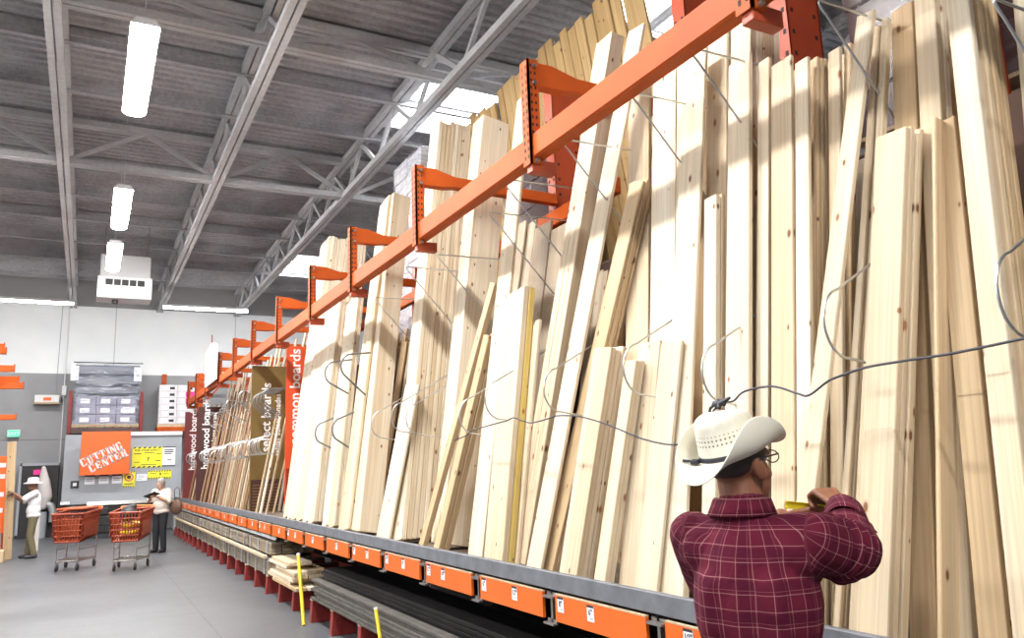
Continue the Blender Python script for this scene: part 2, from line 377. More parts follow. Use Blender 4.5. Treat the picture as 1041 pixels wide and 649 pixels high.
BUNDLES = [
    ('A1', (2.5, 11.477, 1.0), (3.284, 12.552, 5.357), 0.518, 0.561, 4, 'stack'),
    ('A2', (2.46, 10.778, 1.0), (2.99, 11.405, 3.945), 0.609, 0.035, 1, 'stack'),
    ('A3', (2.44, 10.065, 1.0), (2.964, 10.774, 3.912), 0.542, 0.122, 2, 'stack'),
    ('A4', (2.44, 9.124, 1.0), (2.946, 9.862, 3.809), 0.492, 0.075, 2, 'stack'),
    ('A5', (2.44, 8.525, 1.0), (3.156, 9.179, 4.979), 0.339, 0.034, 1, 'stack'),
    ('A6', (2.48, 8.244, 1.0), (3.201, 9.118, 5.004), 0.34, 0.228, 4, 'book'),
    ('H', (2.42, 7.191, 1.0), (2.676, 7.043, 2.42), 0.35, 0.009, 1, 'stack'),
    ('I', (2.47, 6.932, 1.0), (3.266, 7.745, 5.42), 0.255, 0.336, 7, 'stack'),
    ('K', (2.54, 6.186, 1.0), (3.262, 6.643, 5.01), 0.24, 0.295, 3, 'book'),
    ('L1', (2.42, 6.245, 1.0), (2.795, 5.53, 3.083), 0.094, 0.072, 1, 'stack'),
    ('L2', (2.44, 5.962, 1.0), (2.739, 5.552, 2.661), 0.112, 0.1, 2, 'stack'),
    ('M0', (2.44, 5.239, 1.0), (3.112, 5.443, 4.736), 0.233, 0.026, 1, 'stack'),
    ('N', (2.41, 4.894, 1.0), (2.756, 5.062, 2.922), 0.274, 0.088, 2, 'stack'),
    ('P', (2.51, 4.827, 1.0), (2.811, 4.909, 2.672), 0.173, 0.026, 1, 'stack'),
    ('Q', (2.54, 4.791, 1.0), (3.211, 4.388, 4.726), 0.205, 0.113, 2, 'book'),
    ('R', (2.46, 4.44, 1.0), (3.089, 3.857, 4.495), 0.179, 0.022, 1, 'stack'),
    ('R2', (2.51, 4.369, 1.0), (2.934, 3.769, 3.354), 0.147, 0.058, 4, 'stack'),
    ('U', (2.43, 3.994, 1.0), (2.667, 3.851, 2.315), 0.189, 0.109, 3, 'stack'),
    ('V', (2.43, 3.675, 1.0), (2.647, 3.555, 2.204), 0.106, 0.065, 2, 'stack'),
    ('W0', (2.56, 3.623, 1.0), (2.778, 3.691, 2.213), 0.101, 0.066, 1, 'stack'),
    ('W1', (2.51, 3.505, 1.0), (2.746, 3.501, 2.31), 0.194, 0.012, 1, 'stack'),
    ('W2', (2.43, 3.269, 1.0), (2.657, 3.207, 2.26), 0.172, 0.012, 1, 'stack'),
    ('T', (2.61, 3.594, 1.0), (3.208, 3.998, 4.322), 0.224, 0.028, 1, 'stack'),
    ('X0', (2.54, 3.29, 1.0), (3.099, 3.609, 4.106), 0.224, 0.025, 2, 'stack'),
    ('X0b', (2.49, 3.078, 1.0), (3.034, 3.371, 4.021), 0.095, 0.012, 1, 'stack'),
    ('X1', (2.46, 3.114, 1.0), (2.998, 3.21, 3.989), 0.184, 0.013, 1, 'stack'),
    ('Y2', (2.57, 2.93, 1.0), (3.143, 3.165, 4.181), 0.161, 0.025, 1, 'stack'),
    ('YS', (2.44, 2.83, 1.0), (2.799, 2.981, 2.997), 0.094, 0.062, 2, 'stack'),
    ('Y3', (2.6, 2.808, 1.0), (3.167, 3.005, 4.153), 0.162, 0.02, 1, 'stack'),
    ('Y4', (2.66, 2.784, 1.0), (3.235, 2.955, 4.195), 0.041, 0.172, 4, 'stack'),
    ('Z', (2.44, 2.661, 1.0), (2.931, 2.821, 3.725), 0.157, 0.026, 1, 'stack'),
    ('K1', (2.49, 2.567, 1.0), (2.97, 2.692, 3.668), 0.079, 0.016, 1, 'stack'),
    ('K2', (2.46, 2.417, 1.0), (2.924, 2.54, 3.578), 0.131, 0.012, 1, 'stack'),
    ('K3', (2.46, 2.306, 1.0), (2.913, 2.411, 3.516), 0.081, 0.016, 1, 'stack'),
    ('K4', (2.52, 2.297, 1.0), (2.976, 2.381, 3.531), 0.026, 0.065, 3, 'stack'),
    ('K5', (2.53, 2.212, 1.0), (2.984, 2.281, 3.52), 0.069, 0.022, 1, 'stack'),
    ('K6', (2.56, 2.192, 1.0), (3.015, 2.231, 3.529), 0.04, 0.032, 1, 'stack'),
    ('AA', (2.4, 2.334, 1.0), (2.853, 2.008, 3.516), 0.09, 0.024, 1, 'stack'),
    ('D1', (2.48, 2.183, 1.0), (2.926, 2.014, 3.48), 0.033, 0.031, 2, 'stack'),
    ('D2', (2.48, 2.113, 1.0), (2.929, 1.972, 3.495), 0.034, 0.039, 2, 'stack'),
    ('CC', (2.54, 1.87, 1.0), (2.998, 1.934, 3.546), 0.108, 0.033, 1, 'stack'),
    ('BB', (2.385, 1.961, 1.0), (2.726, 1.873, 2.897), 0.14, 0.103, 4, 'stack'),
    ('HH', (2.51, 1.723, 1.0), (2.985, 1.812, 3.637), 0.096, 0.069, 2, 'stack'),
    ('EE', (2.42, 1.728, 1.0), (2.76, 1.715, 2.887), 0.02, 0.106, 1, 'book'),
    ('FF', (2.47, 1.579, 1.0), (2.811, 1.713, 2.893), 0.098, 0.015, 1, 'stack'),
    ('GG', (2.38, 1.422, 1.0), (2.826, 1.596, 3.478), 0.089, 0.029, 1, 'stack'),
    ('II', (2.46, 1.401, 1.0), (2.907, 1.576, 3.485), 0.032, 0.112, 4, 'stack'),
    ('JJ', (2.59, 1.392, 1.0), (3.024, 1.466, 3.413), 0.077, 0.039, 1, 'stack'),
    ('KB1', (2.86, 2.878, 1.0), (3.378, 3.01, 3.879), 0.203, 0.005, 1, 'stack'),
    ('KB2', (2.66, 2.513, 1.0), (3.132, 2.588, 3.622), 0.177, 0.005, 1, 'stack'),
    ('KB3', (2.69, 2.373, 1.0), (3.153, 2.413, 3.573), 0.167, 0.004, 1, 'stack'),
    ('XB', (2.66, 3.16, 1.0), (3.231, 3.442, 4.172), 0.219, 0.007, 1, 'stack'),
    ('HB', (2.66, 1.675, 1.0), (3.139, 1.814, 3.66), 0.126, 0.012, 1, 'stack'),
    ('LL1', (2.82, 5.958, 1.0), (3.321, 5.947, 3.785), 0.196, 0.013, 1, 'stack'),
    ('LL2', (2.85, 5.82, 1.0), (3.345, 5.821, 3.751), 0.217, 0.011, 1, 'stack'),
    ('LL3', (2.84, 5.548, 1.0), (3.319, 5.559, 3.659), 0.271, 0.01, 1, 'stack'),
    ('LL4', (2.82, 5.246, 1.0), (3.278, 5.229, 3.543), 0.263, 0.01, 1, 'stack'),
]
CORD = [(2.415, 5.469, 1.862), (2.415, 5.257, 1.888), (2.415, 5.154, 1.918), (2.415, 4.837, 1.941), (2.415, 4.62, 1.954), (2.415, 4.522, 1.967), (2.415, 4.405, 1.94), (2.415, 4.28, 1.92), (2.415, 4.053, 1.935), (2.415, 3.973, 1.942), (2.415, 3.732, 1.92), (2.415, 3.453, 1.855), (2.415, 3.167, 1.771), (2.415, 2.91, 1.737), (2.415, 2.754, 1.801), (2.415, 2.622, 1.9), (2.415, 2.537, 1.905), (2.415, 2.463, 1.94), (2.415, 2.31, 1.945), (2.415, 2.188, 1.906), (2.415, 2.132, 1.893), (2.415, 2.044, 1.933), (2.415, 1.998, 1.946), (2.415, 1.868, 1.967), (2.415, 1.713, 1.971), (2.415, 1.572, 1.972), (2.415, 1.442, 1.978), (2.415, 1.268, 1.99)]
KNOT = (2.41, 2.617, 1.899)
SG = {'common': (12.92, 2.774, 3.683), 'select': (14.35, 2.486, 3.531), 'hard': (21.0, 2.38, 3.329), 'hard2': (24.0, 2.38, 3.427)}
CAM_R = [0.883348, -0.052439, -0.465775, -0.467321, -0.175178, -0.866558, -0.036152, 0.983139, -0.179249]
CAM_F = 803.844
HAT = (0, -9, 0)
HEAD = (-18, -9)
AMB = .34
EXPO = 1.3
# ================================================================== the building
struct('floor', MB().box((-16, -12, -.2), (16, 29, 0)), M['floor'])
struct('wall_front_blocker', MB().box((-16, -12.3, -.2), (16, -12, 8.6)), M['wall'])  # unseen wall, added to keep world light off the camera-facing board sides
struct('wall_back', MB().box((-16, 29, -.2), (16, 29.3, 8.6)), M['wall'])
# corrugated roof deck: ribs run across the building
mb = MB(); y = -12.; prof = []
while y < 29.0:
    prof += [(y, 8.12), (y+.075, 8.12), (y+.10, 8.17), (y+.175, 8.17)]; y += .2
vs = []; fs = []
for i, (yy, zz) in enumerate(prof): vs += [(-16, yy, zz), (16, yy, zz)]
for i in range(len(prof)-1): fs.append((2*i, 2*i+1, 2*i+3, 2*i+2))
mb.add(vs, fs); mb.box((-16, -12, 8.3), (16, 29, 8.4))
struct('ceiling', mb, M['spray'])
# purlin joists under the deck
for k, yy in enumerate([-4, -1.2, 1.6, 4.6, 7.4, 12.2, 13.85, 17.4, 19.3, 21.2, 23.3, 25.3, 27.3]):
    mb = MB(); mb.box((-16, yy-.05, 8.0), (16, yy+.05, 8.12)); mb.box((-16, yy-.02, 7.90), (16, yy+.02, 8.02)); mb.box((-16, yy-.045, 7.88), (16, yy+.045, 7.91))
    struct('ceiling_beam', mb, M['spray'])
def truss(axis, pos, lo, hi, zb, zt, step, off, cw=.15):
    """open web truss along X (axis 0) or Y (axis 1)"""
    mb = MB()
    P = (lambda t, z: (t, pos, z)) if axis == 0 else (lambda t, z: (pos, t, z))
    for s in (-.055, .055):
        for z, h in ((zb, .11), (zt, .12)):
            a, b = list(P(lo, z)), list(P(hi, z)); a[1-axis] += s; b[1-axis] += s
            mb.bar(a, b, .085, h)
    t = off
    while t > lo: t -= step
    while t < hi:
        if t >= lo: mb.bar(P(t, zb), P(t+step/2, zt-.03), .06, .075)
        if t+step <= hi: mb.bar(P(t+step/2, zt-.03), P(t+step, zb), .06, .075)
        t += step
    return mb
for x in (-13.7, -11.1, -8.4, -5.8, -3.22, -.64, 1.94, 4.45, 7.0, 9.6, 12.2):
    struct('ceiling_beam', truss(1, x, -12, 29, 7.22, 7.98, 1.9, 0.), M['spray_l'])
for yy in (15.4, 10.55, 5.0, -.5):
    zb = 7.24 if yy == 15.4 else 7.62
    struct('ceiling_beam', truss(0, yy, -16, 16, zb, 8.0, 2.58, -.64), M['spray_l'])
# vertical struts where the cross truss meets the girders
mb = MB(); mb.bar((4.62, 15.4, 7.25), (4.62, 15.4, 8.0), .08, .08); struct('ceiling_beam', mb, M['spray_l'])
# skylights
for n, (x0, x1, y0, y1) in enumerate([(4.65, 6.1, 11.0, 13.3), (5.0, 6.4, 23.0, 25.2), (6.2, 7.6, 6.2, 8.5), (-6.5, -5.0, 11.0, 13.3)]):
    mb = MB(); mb.box((x0, y0, 8.03), (x1, y1, 8.06))
    o = tag(mb.build('window_%d' % (n+1), M['sky']), kind='structure')
    f = MB()
    for a, b in (((x0-.07, y0-.07, 7.98), (x0, y1+.07, 8.14)), ((x1, y0-.07, 7.98), (x1+.07, y1+.07, 8.14)), ((x0, y0-.07, 7.98), (x1, y0, 8.14)), ((x0, y1, 7.98), (x1, y1+.07, 8.14)), ((x0, (y0+y1)/2-.02, 7.99), (x1, (y0+y1)/2+.02, 8.03))): f.box(a, b)
    f.build('window_frame', M['spray_l'], o)
# ------------------------------------------------------------------ lights
def fixture(label, loc, rz=0., L=2.4, mat='tube', w=.3, group='aisle row of hanging strip lights'):
    t = thing('strip_light', label, 'light', loc, rz, group)
    mb = MB(); mb.prism([(-w/2, .04), (-w/2+.05, .12), (w/2-.05, .12), (w/2, .04)], L, Matrix(((1,0,0,0),(0,0,1,-L/2),(0,1,0,0),(0,0,0,1)))); mb.build('housing', M['housing'], t)
    mb = MB(); pts = [(-w/2+.012, .038)]+[(-(w/2-.012)*math.cos(a), .038-.055*math.sin(a)) for a in [math.pi*k/8 for k in range(1, 8)]]+[(w/2-.012, .038)]
    mb.prism(pts, L-.02, Matrix(((1,0,0,0),(0,0,1,-L/2+.01),(0,1,0,0),(0,0,0,1)))); mb.build('lens', M[mat], t)
    for s in (-1, 1): MB().cyl((0, s*L*.42, .12), (0, s*L*.42, 7.98-loc[2]), .006, 6).build('hanger', M['spray_l'], t)
    return t
rows = [(.32, 10.0, 'strip light hanging nearest over the aisle, longest in view'), (.32, 15.65, 'middle strip light of the three hanging in line over the aisle'), (.30, 19.3, 'strip light hanging just in front of the white air unit'),
        (.32, 4.7, 'strip light over the aisle above the shopper'), (.32, -2.6, 'strip light over the aisle behind the shopper')]
for x, yy, lab in rows: fixture(lab, (x, yy, 6.5))
for k, yy in enumerate((-1.5, 4.3, 10.0, 15.65)):
    fixture('strip light in the next aisle over, %s from the entrance' % ('first', 'second', 'third', 'fourth')[k], (-5.4, yy, 6.5), group='strip lights over the next aisle')
fixture('strip light across the back wall beside the white air unit, over the wrapped pallet', (-1.75, 25.0, 6.52), R(90), 2.4, 'tube_far', .16, 'strip lights along the back wall')
fixture('strip light across the back wall behind the lumber rack tops', (2.95, 24.9, 6.55), R(90), 2.4, 'tube_far', .16, 'strip lights along the back wall')
# air unit hung from the roof
t = thing('air_unit', 'white air conditioning unit with a dark louvred slot hung from the roof', 'air conditioner', (.62, 21.5, 6.1))
mb = MB(); mb.box((-.57, .02, .5), (.57, .9, 1.08)); mb.build('cabinet', M['hvac'], t, .015)
mb = MB(); mb.prism([(0, .52), (0, .24), (.16, 0), (.86, 0), (.92, .2), (.92, .52)], 1.24, Matrix(((0,0,1,-.62),(1,0,0,0),(0,1,0,0),(0,0,0,1)))); mb.build('hood', M['housing'], t, .012)
mb = MB(); mb.box((-.44, -.012, .29), (.44, .01, .44)); mb.build('vent', M['dark'], t)
mb = MB()
for k in range(1, 5): mb.box((-.44+.176*k-.012, -.025, .28), (-.44+.176*k+.012, .0, .45))
mb.build('vent_grille', M['housing'], t)
mb = MB()
for sx in (-.5, .5):
    for sy in (.1, .8): mb.cyl((sx, sy, 1.08), (sx, sy, 1.9), .012, 6)
mb.build('hanger', M['steel'], t)
mb = MB(); mb.cyl((-.2, .45, -.09), (-.2, .45, .02), .07); mb.build('drain_cap', M['dark'], t)
# ================================================================== lumber rack
rack = thing('lumber_rack', 'long orange cantilever rack with grey ledge holding upright boards', 'rack', (2.6, 12.5, 0))
def rp(mb, name, mats, parent=None, bevel=0.):
    """a rack part built in world coordinates"""
    o = mb.build(name, mats, None, bevel)
    if parent is None: o.parent = rack; o.matrix_parent_inverse = Matrix.Translation((-2.6, -12.5, 0))
    else: o.parent = parent
    return o
Y0, Y1 = .4, 25.6
mb = MB(); mb.prism([(2.336, .975), (2.336, 1.07), (2.372, 1.07), (2.372, 1.0), (3.75, 1.0), (3.75, .975)], Y1-Y0, Matrix(((1,0,0,0),(0,0,1,Y0),(0,1,0,0),(0,0,0,1))))
rp(mb, 'ledge', M['ledge'], None, .004)
mb = MB(); mb.box((2.40, Y0, .999), (3.74, Y1, 1.004)); rp(mb, 'shelf_deck', M['deck'])
mb = MB(); mb.box((3.74, Y0, .2), (3.80, Y1, 3.3)); rp(mb, 'back_panel', M['backpanel'])
# front rail with arms
mb = MB(); mb.box((2.45, .6, 3.62), (2.55, 24.6, 3.79)); rp(mb, 'front_rail', M['orange'], None, .012)
mb = MB(); mb.box((3.82, 5.2, 3.90), (3.90, 24.8, 4.05)); rp(mb, 'rear_rail', M['orange'], None, .01)
ARMS = [2.28, 4.23, 6.27, 8.25, 10.05, 12.1, 14.2, 16.2, 18.2, 20.4, 22.3, 24.2]
for yy in ARMS:
    mb = MB(); mb.prism([(2.50, 4.30), (2.63, 4.30), (2.82, 4.25), (3.9, 4.23), (3.9, 4.13), (2.82, 4.15), (2.72, 4.135), (2.50, 4.135)], .085, Matrix(((1,0,0,0),(0,0,-1,yy+.0425),(0,1,0,0),(0,0,0,1))))
    rp(mb, 'arm', M['orange'], None, .005)
    mb = MB(); mb.box((2.445, yy-.035, 3.53), (2.63, yy+.035, 3.615)); rp(mb, 'rail_bracket', M['orange_dark'], None, .004)
    mb = MB(); mb.box((2.43, yy-.05, 3.58), (2.445, yy+.05, 4.31)); mb.box((2.43, yy-.05, 3.58), (2.51, yy-.036, 4.31)); mb.mi = 1
    for k in range(13):
        z = 3.62+k*.052
        for s in (-.022, .022): mb.box((2.4285, yy+s-.008, z), (2.4305, yy+s+.008, z+.026))
        for s in (2.455, 2.485): mb.box((s-.007, yy-.0515, z+.01), (s+.007, yy-.0495, z+.030))
    o = rp(mb, 'arm_plate', [M['orange'], M['slot']])
    for z in (4.26, 4.14, 3.70, 3.60):
        mb = MB(); mb.cyl((2.475, yy-.072, z), (2.475, yy-.04, z), .016, 6); b = mb.build('bolt', M['steel'], o)
for yy in [2.25, 3.37, 4.33, 6.33, 8.32, 10.12, 12.15, 14.25, 16.25, 18.25, 20.45, 22.4, 24.3]:
    mb = MB(); y0, y1 = yy-.07, yy+.07
    ht = 5.35 if yy < 7 else 4.42
    mb.box((3.90, y0, 0), (3.915, y1, ht)); mb.box((3.915, yy-.012, 0), (4.20, yy+.012, ht)); mb.box((4.20, y0, 0), (4.215, y1, ht)); mb.box((3.905, y0, 0), (4.21, y0+.012, ht))
    mb.mi = 1
    for k in range(int((ht-.3)/.155)):
        z = .2+k*.155
        for s in (-.04, .04): mb.box((3.8985, yy+s-.012, z), (3.9005, yy+s+.012, z+.035))
        for s in (3.95, 4.16): mb.box((s-.012, y0-.0015, z), (s+.012, y0+.0005, z+.03))
    rp(mb, 'upright', [M['orange_dark'], M['slot']])
    mb = MB(); mb.prism([(4.2, 3.28), (4.2, 3.48), (5.6, 3.48), (5.6, 3.38)], .09, Matrix(((1,0,0,0),(0,0,-1,yy+.045),(0,1,0,0),(0,0,0,1)))); rp(mb, 'rear_arm', M['orange'])
mb = MB(); mb.box((4.22, .6, 3.48), (5.62, 24.8, 3.52)); rp(mb, 'rear_shelf', M['deck'])
# shelf arms, orange front panels and price tags
PAN = 3.06; STEP = .957
tagtxt = ['6"', '8"', '10"', '12"']
def price_tag(y, z, txt, parent, nm='price_tag', w=.062, h=.078):
    mb = MB(); mb.box((2.3235, y-w/2, z-h), (2.3265, y+w/2, z)); mb.mi = 1
    mb.box((2.3225, y-w/2, z-.010), (2.3236, y+w/2, z+.002))
    v, f = text_mesh(txt, .042, .0004, .0008, 'CENTER')
    m = basis((2.3228, y, z-.047), (0, -1, 0), (0, 0, 1)); mb.add([m @ p for p in v], f)
    mb.mi = 2; mb.box((2.3225, y-.022, z-.066), (2.3236, y+.004, z-.060))
    return mb.build(nm, [M['paper'], M['ink'], M['grey_ink']], parent)
k0 = -2
for k in range(k0, 23):
    ya = PAN+STEP*k
    mb = MB(); zz = (.80, .96)
    mb.box((2.345, ya-.010, zz[0]), (3.9, ya+.010, zz[1])); mb.box((2.345, ya-.05, zz[1]-.015), (3.9, ya+.05, zz[1])); mb.box((2.345, ya-.05, zz[0]), (3.9, ya+.05, zz[0]+.015))
    mb.box((2.318, ya-.055, zz[0]-.012), (2.35, ya+.055, zz[0]-.002)); mb.box((2.318, ya-.055, zz[1]-.03), (2.35, ya+.055, zz[1]-.018))
    rp(mb, 'shelf_arm', M['steel'])
    mb = MB(); y0, y1 = ya+.07, ya+STEP-.07
    mb.box((2.327, y0, .815), (2.345, y1, .955)); mb.mi = 1; mb.box((2.326, y0, .955), (2.346, y1, .962))
    p = rp(mb, 'shelf_front_panel', [M['orange_vivid'], M['strip_pale']])
    if k >= 0:
        rr = random.Random(k); spots = [rr.uniform(.38, .6)*(y1-y0)+y0] + ([y1-.06] if rr.random() < .6 or k < 4 else [])
        if k > 9: spots = spots[:1]
        for i, s in enumerate(spots):
            price_tag(s, .948-(.0 if i else .004), tagtxt[(k*7+i) % 4], p)
    else: price_tag((y0+y1)/2+.25, .948, '10"', p)
mb = MB(); mb.bar((2.36, 5.86, .80), (2.86, 5.82, .60), .05, .012, (0, 1, 0)); rp(mb, 'brace', M['steel'])
# bent wire dividers
def hoop(Y, xt, zt, up, lo, r=.0055, mat='wire', k=1.):
    """up, lo: (x, z) ends of the two legs; the bend bulges towards the aisle at (xt, zt)"""
    U, Lw = Vector((up[0], up[1])), Vector((lo[0], lo[1])); T = Vector((xt, zt))
    a = T+(U-T)*.30*k+Vector((-.0, .035*k)); b = T+(Lw-T)*.34*k+Vector((.0, -.03*k))
    if k < .5:
        pts = [U, U+(a-U)*.5, a]
        for j in range(1, 8):
            t = j/8; pts.append(a*(1-t)**2+(T*2-(a+b)*.5)*2*t*(1-t)+b*t*t)
        pts += [b, b+(Lw-b)*.5, Lw]
    else:
        C_ = T+Vector((.115, 0)); ru = (U-C_).normalized(); rl = (Lw-C_).normalized()
        a0 = math.atan2(ru.y, ru.x)+R(62); a1 = math.atan2(rl.y, rl.x)-R(62)+2*math.pi
        pts = [U]+[C_+Vector((math.cos(a0+(a1-a0)*j/12)*.115, math.sin(a0+(a1-a0)*j/12)*.135)) for j in range(13)]+[Lw]
    mb = MB(); mb.tube([(p[0], Y, p[1]) for p in pts], r, 7)
    return rp(mb, 'divider_hoop', M[mat])
LOWH = [(9.19, 2.80, (2.74, 2.97), (2.70, 2.56), .011, 'wire_dark'), (8.52, 2.80, (2.76, 2.96), (2.70, 2.48), .011, 'wire_dark'), (9.62, 2.12, (2.64, 2.30), (2.61, 1.94), .011, 'wire_dark'), (8.86, 2.12, (2.67, 2.32), (2.61, 1.92), .011, 'wire_dark')]
for Y, z, u, l, r, m in LOWH: hoop(Y, 2.42, z, u, l, r, m)
for Y, z in [(7.45, 2.10), (6.88, 2.13), (6.50, 2.09), (5.38, 2.04), (4.94, 2.12), (4.13, 2.11), (3.31, 2.14), (2.72, 2.05), (2.03, 2.16), (1.38, 2.14)]:
    hoop(Y, 2.42, z, (3.28, z+.56), (3.0, z-.21))
for Y, z in [(7.76, 3.42), (6.82, 3.52), (6.06, 3.45), (5.05, 3.52), (4.84, 3.71), (4.01, 3.69), (3.27, 3.67), (2.78, 3.69), (2.0, 3.5), (1.33, 3.12)]:
    hoop(Y, 2.56, z, (3.3, z+.02), (3.12, z-.62), .0055, 'wire', .22)
rr = random.Random(3)
for k in range(8): hoop(12.98+.16*k, 2.38+rr.uniform(-.01, .01), 2.10, (2.66, 2.29), (2.62, 1.97), .0075, 'wire')
for k in range(7): hoop(12.95+.17*k, 2.43+rr.uniform(-.01, .02), 2.86, (2.80, 3.0), (2.74, 2.55), .0085, 'wire_dark')
for k in range(26): hoop(14.6+.34*k, 2.38+rr.uniform(-.03, .03), 2.08+rr.uniform(-.05, .05), (2.66, 2.30), (2.62, 1.95), .0085, 'wire')
for k in range(7): hoop(15.3+.8*k, 2.42, 2.95+rr.uniform(-.1, .1), (2.80, 3.08), (2.76, 2.66), .009, 'wire_dark' if k % 2 else 'wire')
# dark cord strung through the dividers
def cord(name, label, pts, r, mat='cable'):
    P = [Vector(p) for p in pts]; out = []
    for i in range(len(P)-1):
        p0, p1, p2, p3 = P[max(i-1, 0)], P[i], P[i+1], P[min(i+2, len(P)-1)]
        for k in range(6):
            t = k/6; out.append(.5*((2*p1)+(p2-p0)*t+(2*p0-5*p1+4*p2-p3)*t*t+(3*p1-p0-3*p2+p3)*t**3))
    out.append(P[-1]); mb = MB(); mb.tube(out, r, 6); return tag(mb.build(name, M[mat]), label, 'cord')
cord('divider_cord', 'dark cord strung across the boards through the bent wire dividers', CORD, .0046)
kn = MB(); K = Vector(KNOT)
for i, (a, b) in enumerate([((-.012, .02, .0), (.012, -.025, .006)), ((0, -.02, .012), (.004, .022, -.012)), ((.0, -.03, -.002), (.0, .03, .008)), ((-.01, -.01, -.015), (.008, .012, .016))]): capsule(kn, K+Vector(a), K+Vector(b), .010, .009, 8)
kn.tube([K+Vector((-.012, .012, 0)), K+Vector((-.02, .035, -.015)), K+Vector((-.02, .045, -.045))], .007, 6); kn.tube([K+Vector((-.01, -.02, .0)), K+Vector((-.016, -.06, .012)), K+Vector((-.016, -.085, .02))], [.012, .010, .006], 7)
tag(kn.build('cord_knot', M['cable']), 'black knot tying the dark cord to a wire divider above the cowboy hat', 'knot')
# hanging aisle sign on the rail
t = thing('aisle_sign', 'white information board standing on the orange rail near the far end of the lumber rack', 'sign', (2.40, 19.0, 3.7))
mb = MB(); mb.prism([(-.95, 0), (.95, 0), (.95, .78), (.1, .92), (-.95, .82)], .02, basis((0, 0, 0), (0, -1, 0), (0, 0, 1))); mb.build('board', M['white'], t)
mb = MB(); mb.box((-.012, -.5, .52), (-.002, .45, .58)); mb.box((-.012, -.6, .36), (-.002, .5, .41)); mb.box((-.012, -.35, .2), (-.002, .5, .25)); mb.build('printing', M['grey_ink'], t)
mb = MB(); mb.cyl((0.01, .15, .9), (.01, .15, 1.15), .012, 6); mb.build('spike', M['red'], t)
# category signs between the boards
def vsign(name, label, Y, x0, x1, z0, z1, mat, lines, dark_foot=None):
    t = thing(name, label, 'sign', (x0, Y, z0)); W = x1-x0; H = z1-z0
    mb = MB(); mb.box((0, 0, 0), (W, .02, H)); mb.build('panel', M[mat], t, .003)
    for txt, x, size, start in lines:
        v, f = text_mesh(txt, size, .001, size*.018)
        m = basis((x, -.002, start), (0, 0, 1), (-1, 0, 0)); mb = MB(); mb.add([m @ p for p in v], f); mb.build('lettering', M['white_ink'], t)
    if dark_foot:
        mb = MB(); mb.box((.02, -.004, .03), (W-.02, 0, dark_foot)); mb.build('notice', M['red' if mat == 'sign_orange' else 'sign_brown'], t)
        mb = MB()
        for k in range(9): mb.box((.05, -.006, dark_foot-.1-.05*k), (W-.06-.02*(k % 3), -.003, dark_foot-.085-.05*k))
        mb.build('small_print', M['sign_cut' if mat == 'sign_orange' else 'sign_olive'], t)
    return t
vsign('board_sign', 'orange upright sign reading common boards beside the pale boards', SG['common'][0], SG['common'][1], SG['common'][1]+.62, 1.005, SG['common'][2], 'sign_orange', [('common boards', .22, .235, 1.08), ('tablas ordinarias', .36, .15, 1.08)], .72)
vsign('board_sign', 'olive brown upright sign reading select boards between thin strips', SG['select'][0], SG['select'][1], SG['select'][1]+.62, 1.005, SG['select'][2], 'sign_olive', [('select boards', .33, .225, 1.02), ('tablas seleccionadas', .50, .135, .95)], .55)
vsign('board_sign', 'dark brown upright sign reading hardwood boards near the rack end', SG['hard'][0], SG['hard'][1], SG['hard'][1]+.55, 1.005, SG['hard'][2], 'sign_brown', [('hardwood boards', .27, .24, .80), ('maderas duras', .43, .15, 1.25)])
vsign('board_sign', 'maroon upright sign furthest along the rack reading hardwood boards', SG['hard2'][0], SG['hard2'][1], SG['hard2'][1]+.5, 1.005, SG['hard2'][2], 'sign_maroon', [('hardwood boards', .30, .24, .80)])
# ================================================================== boards
ORD = ['first','second','third','fourth','fifth','sixth','seventh','eighth','ninth','tenth','eleventh','twelfth','thirteenth','fourteenth','fifteenth','sixteenth','seventeenth','eighteenth','nineteenth','twentieth']
def ordw(i):
    if i < 20: return ORD[i]
    tens = {2:'twenty',3:'thirty',4:'forty',5:'fifty'}[(i+1)//10]; u = (i+1) % 10
    return tens+'-'+ORD[u-1] if u else {'twenty':'twentieth','thirty':'thirtieth','forty':'fortieth','fifty':'fiftieth'}[tens]
def ordw2(i): return ordw(i) if i < 58 else 'sixt'+('ieth', 'y-first', 'y-second', 'y-third')[max(0, i-59)] if i >= 59 else 'fifty-ninth'
def board(pb, pt, w, t, mat, depth0=0., dy=0., name='pine_board', cut=None, roll=0.):
    """upright board: front face runs from pb to pt (front-centre line), width w along the rack, thickness t away from the aisle"""
    pb, pt = Vector(pb), Vector(pt); d = pt-pb; L = d.length; z = d.normalized()
    y = Vector((math.sin(roll), math.cos(roll), 0)); y = (y-z*y.dot(z)).normalized(); x = y.cross(z)
    m = Matrix(((x.x,y.x,z.x,0),(x.y,y.y,z.y,0),(x.z,y.z,z.z,0),(0,0,0,1)))
    mb = MB(); mb.box((0, -w/2, 0), (t, w/2, L))
    me = mb.mesh(name, [M[mat]], min(.004, t*.16))
    o = link(name, me); o.matrix_world = m; o.location = pb+x*depth0+y*dy
    rest(o, w, t); return o
def rest(o, w, t):
    """slide a leaning board along its length until its lowest corner stands on what is under it"""
    m3 = o.rotation_euler.to_matrix(); low = min((m3 @ Vector((a, b, 0))).z for a in (0, t) for b in (-w/2, w/2))
    z = m3 @ Vector((0, 0, 1)); base_z = 3.523 if o.location.z > 3 else 1.0055 if o.location.z > .5 else o.location.z-low
    o.location += z*((base_z-low-o.location.z)/z.z)
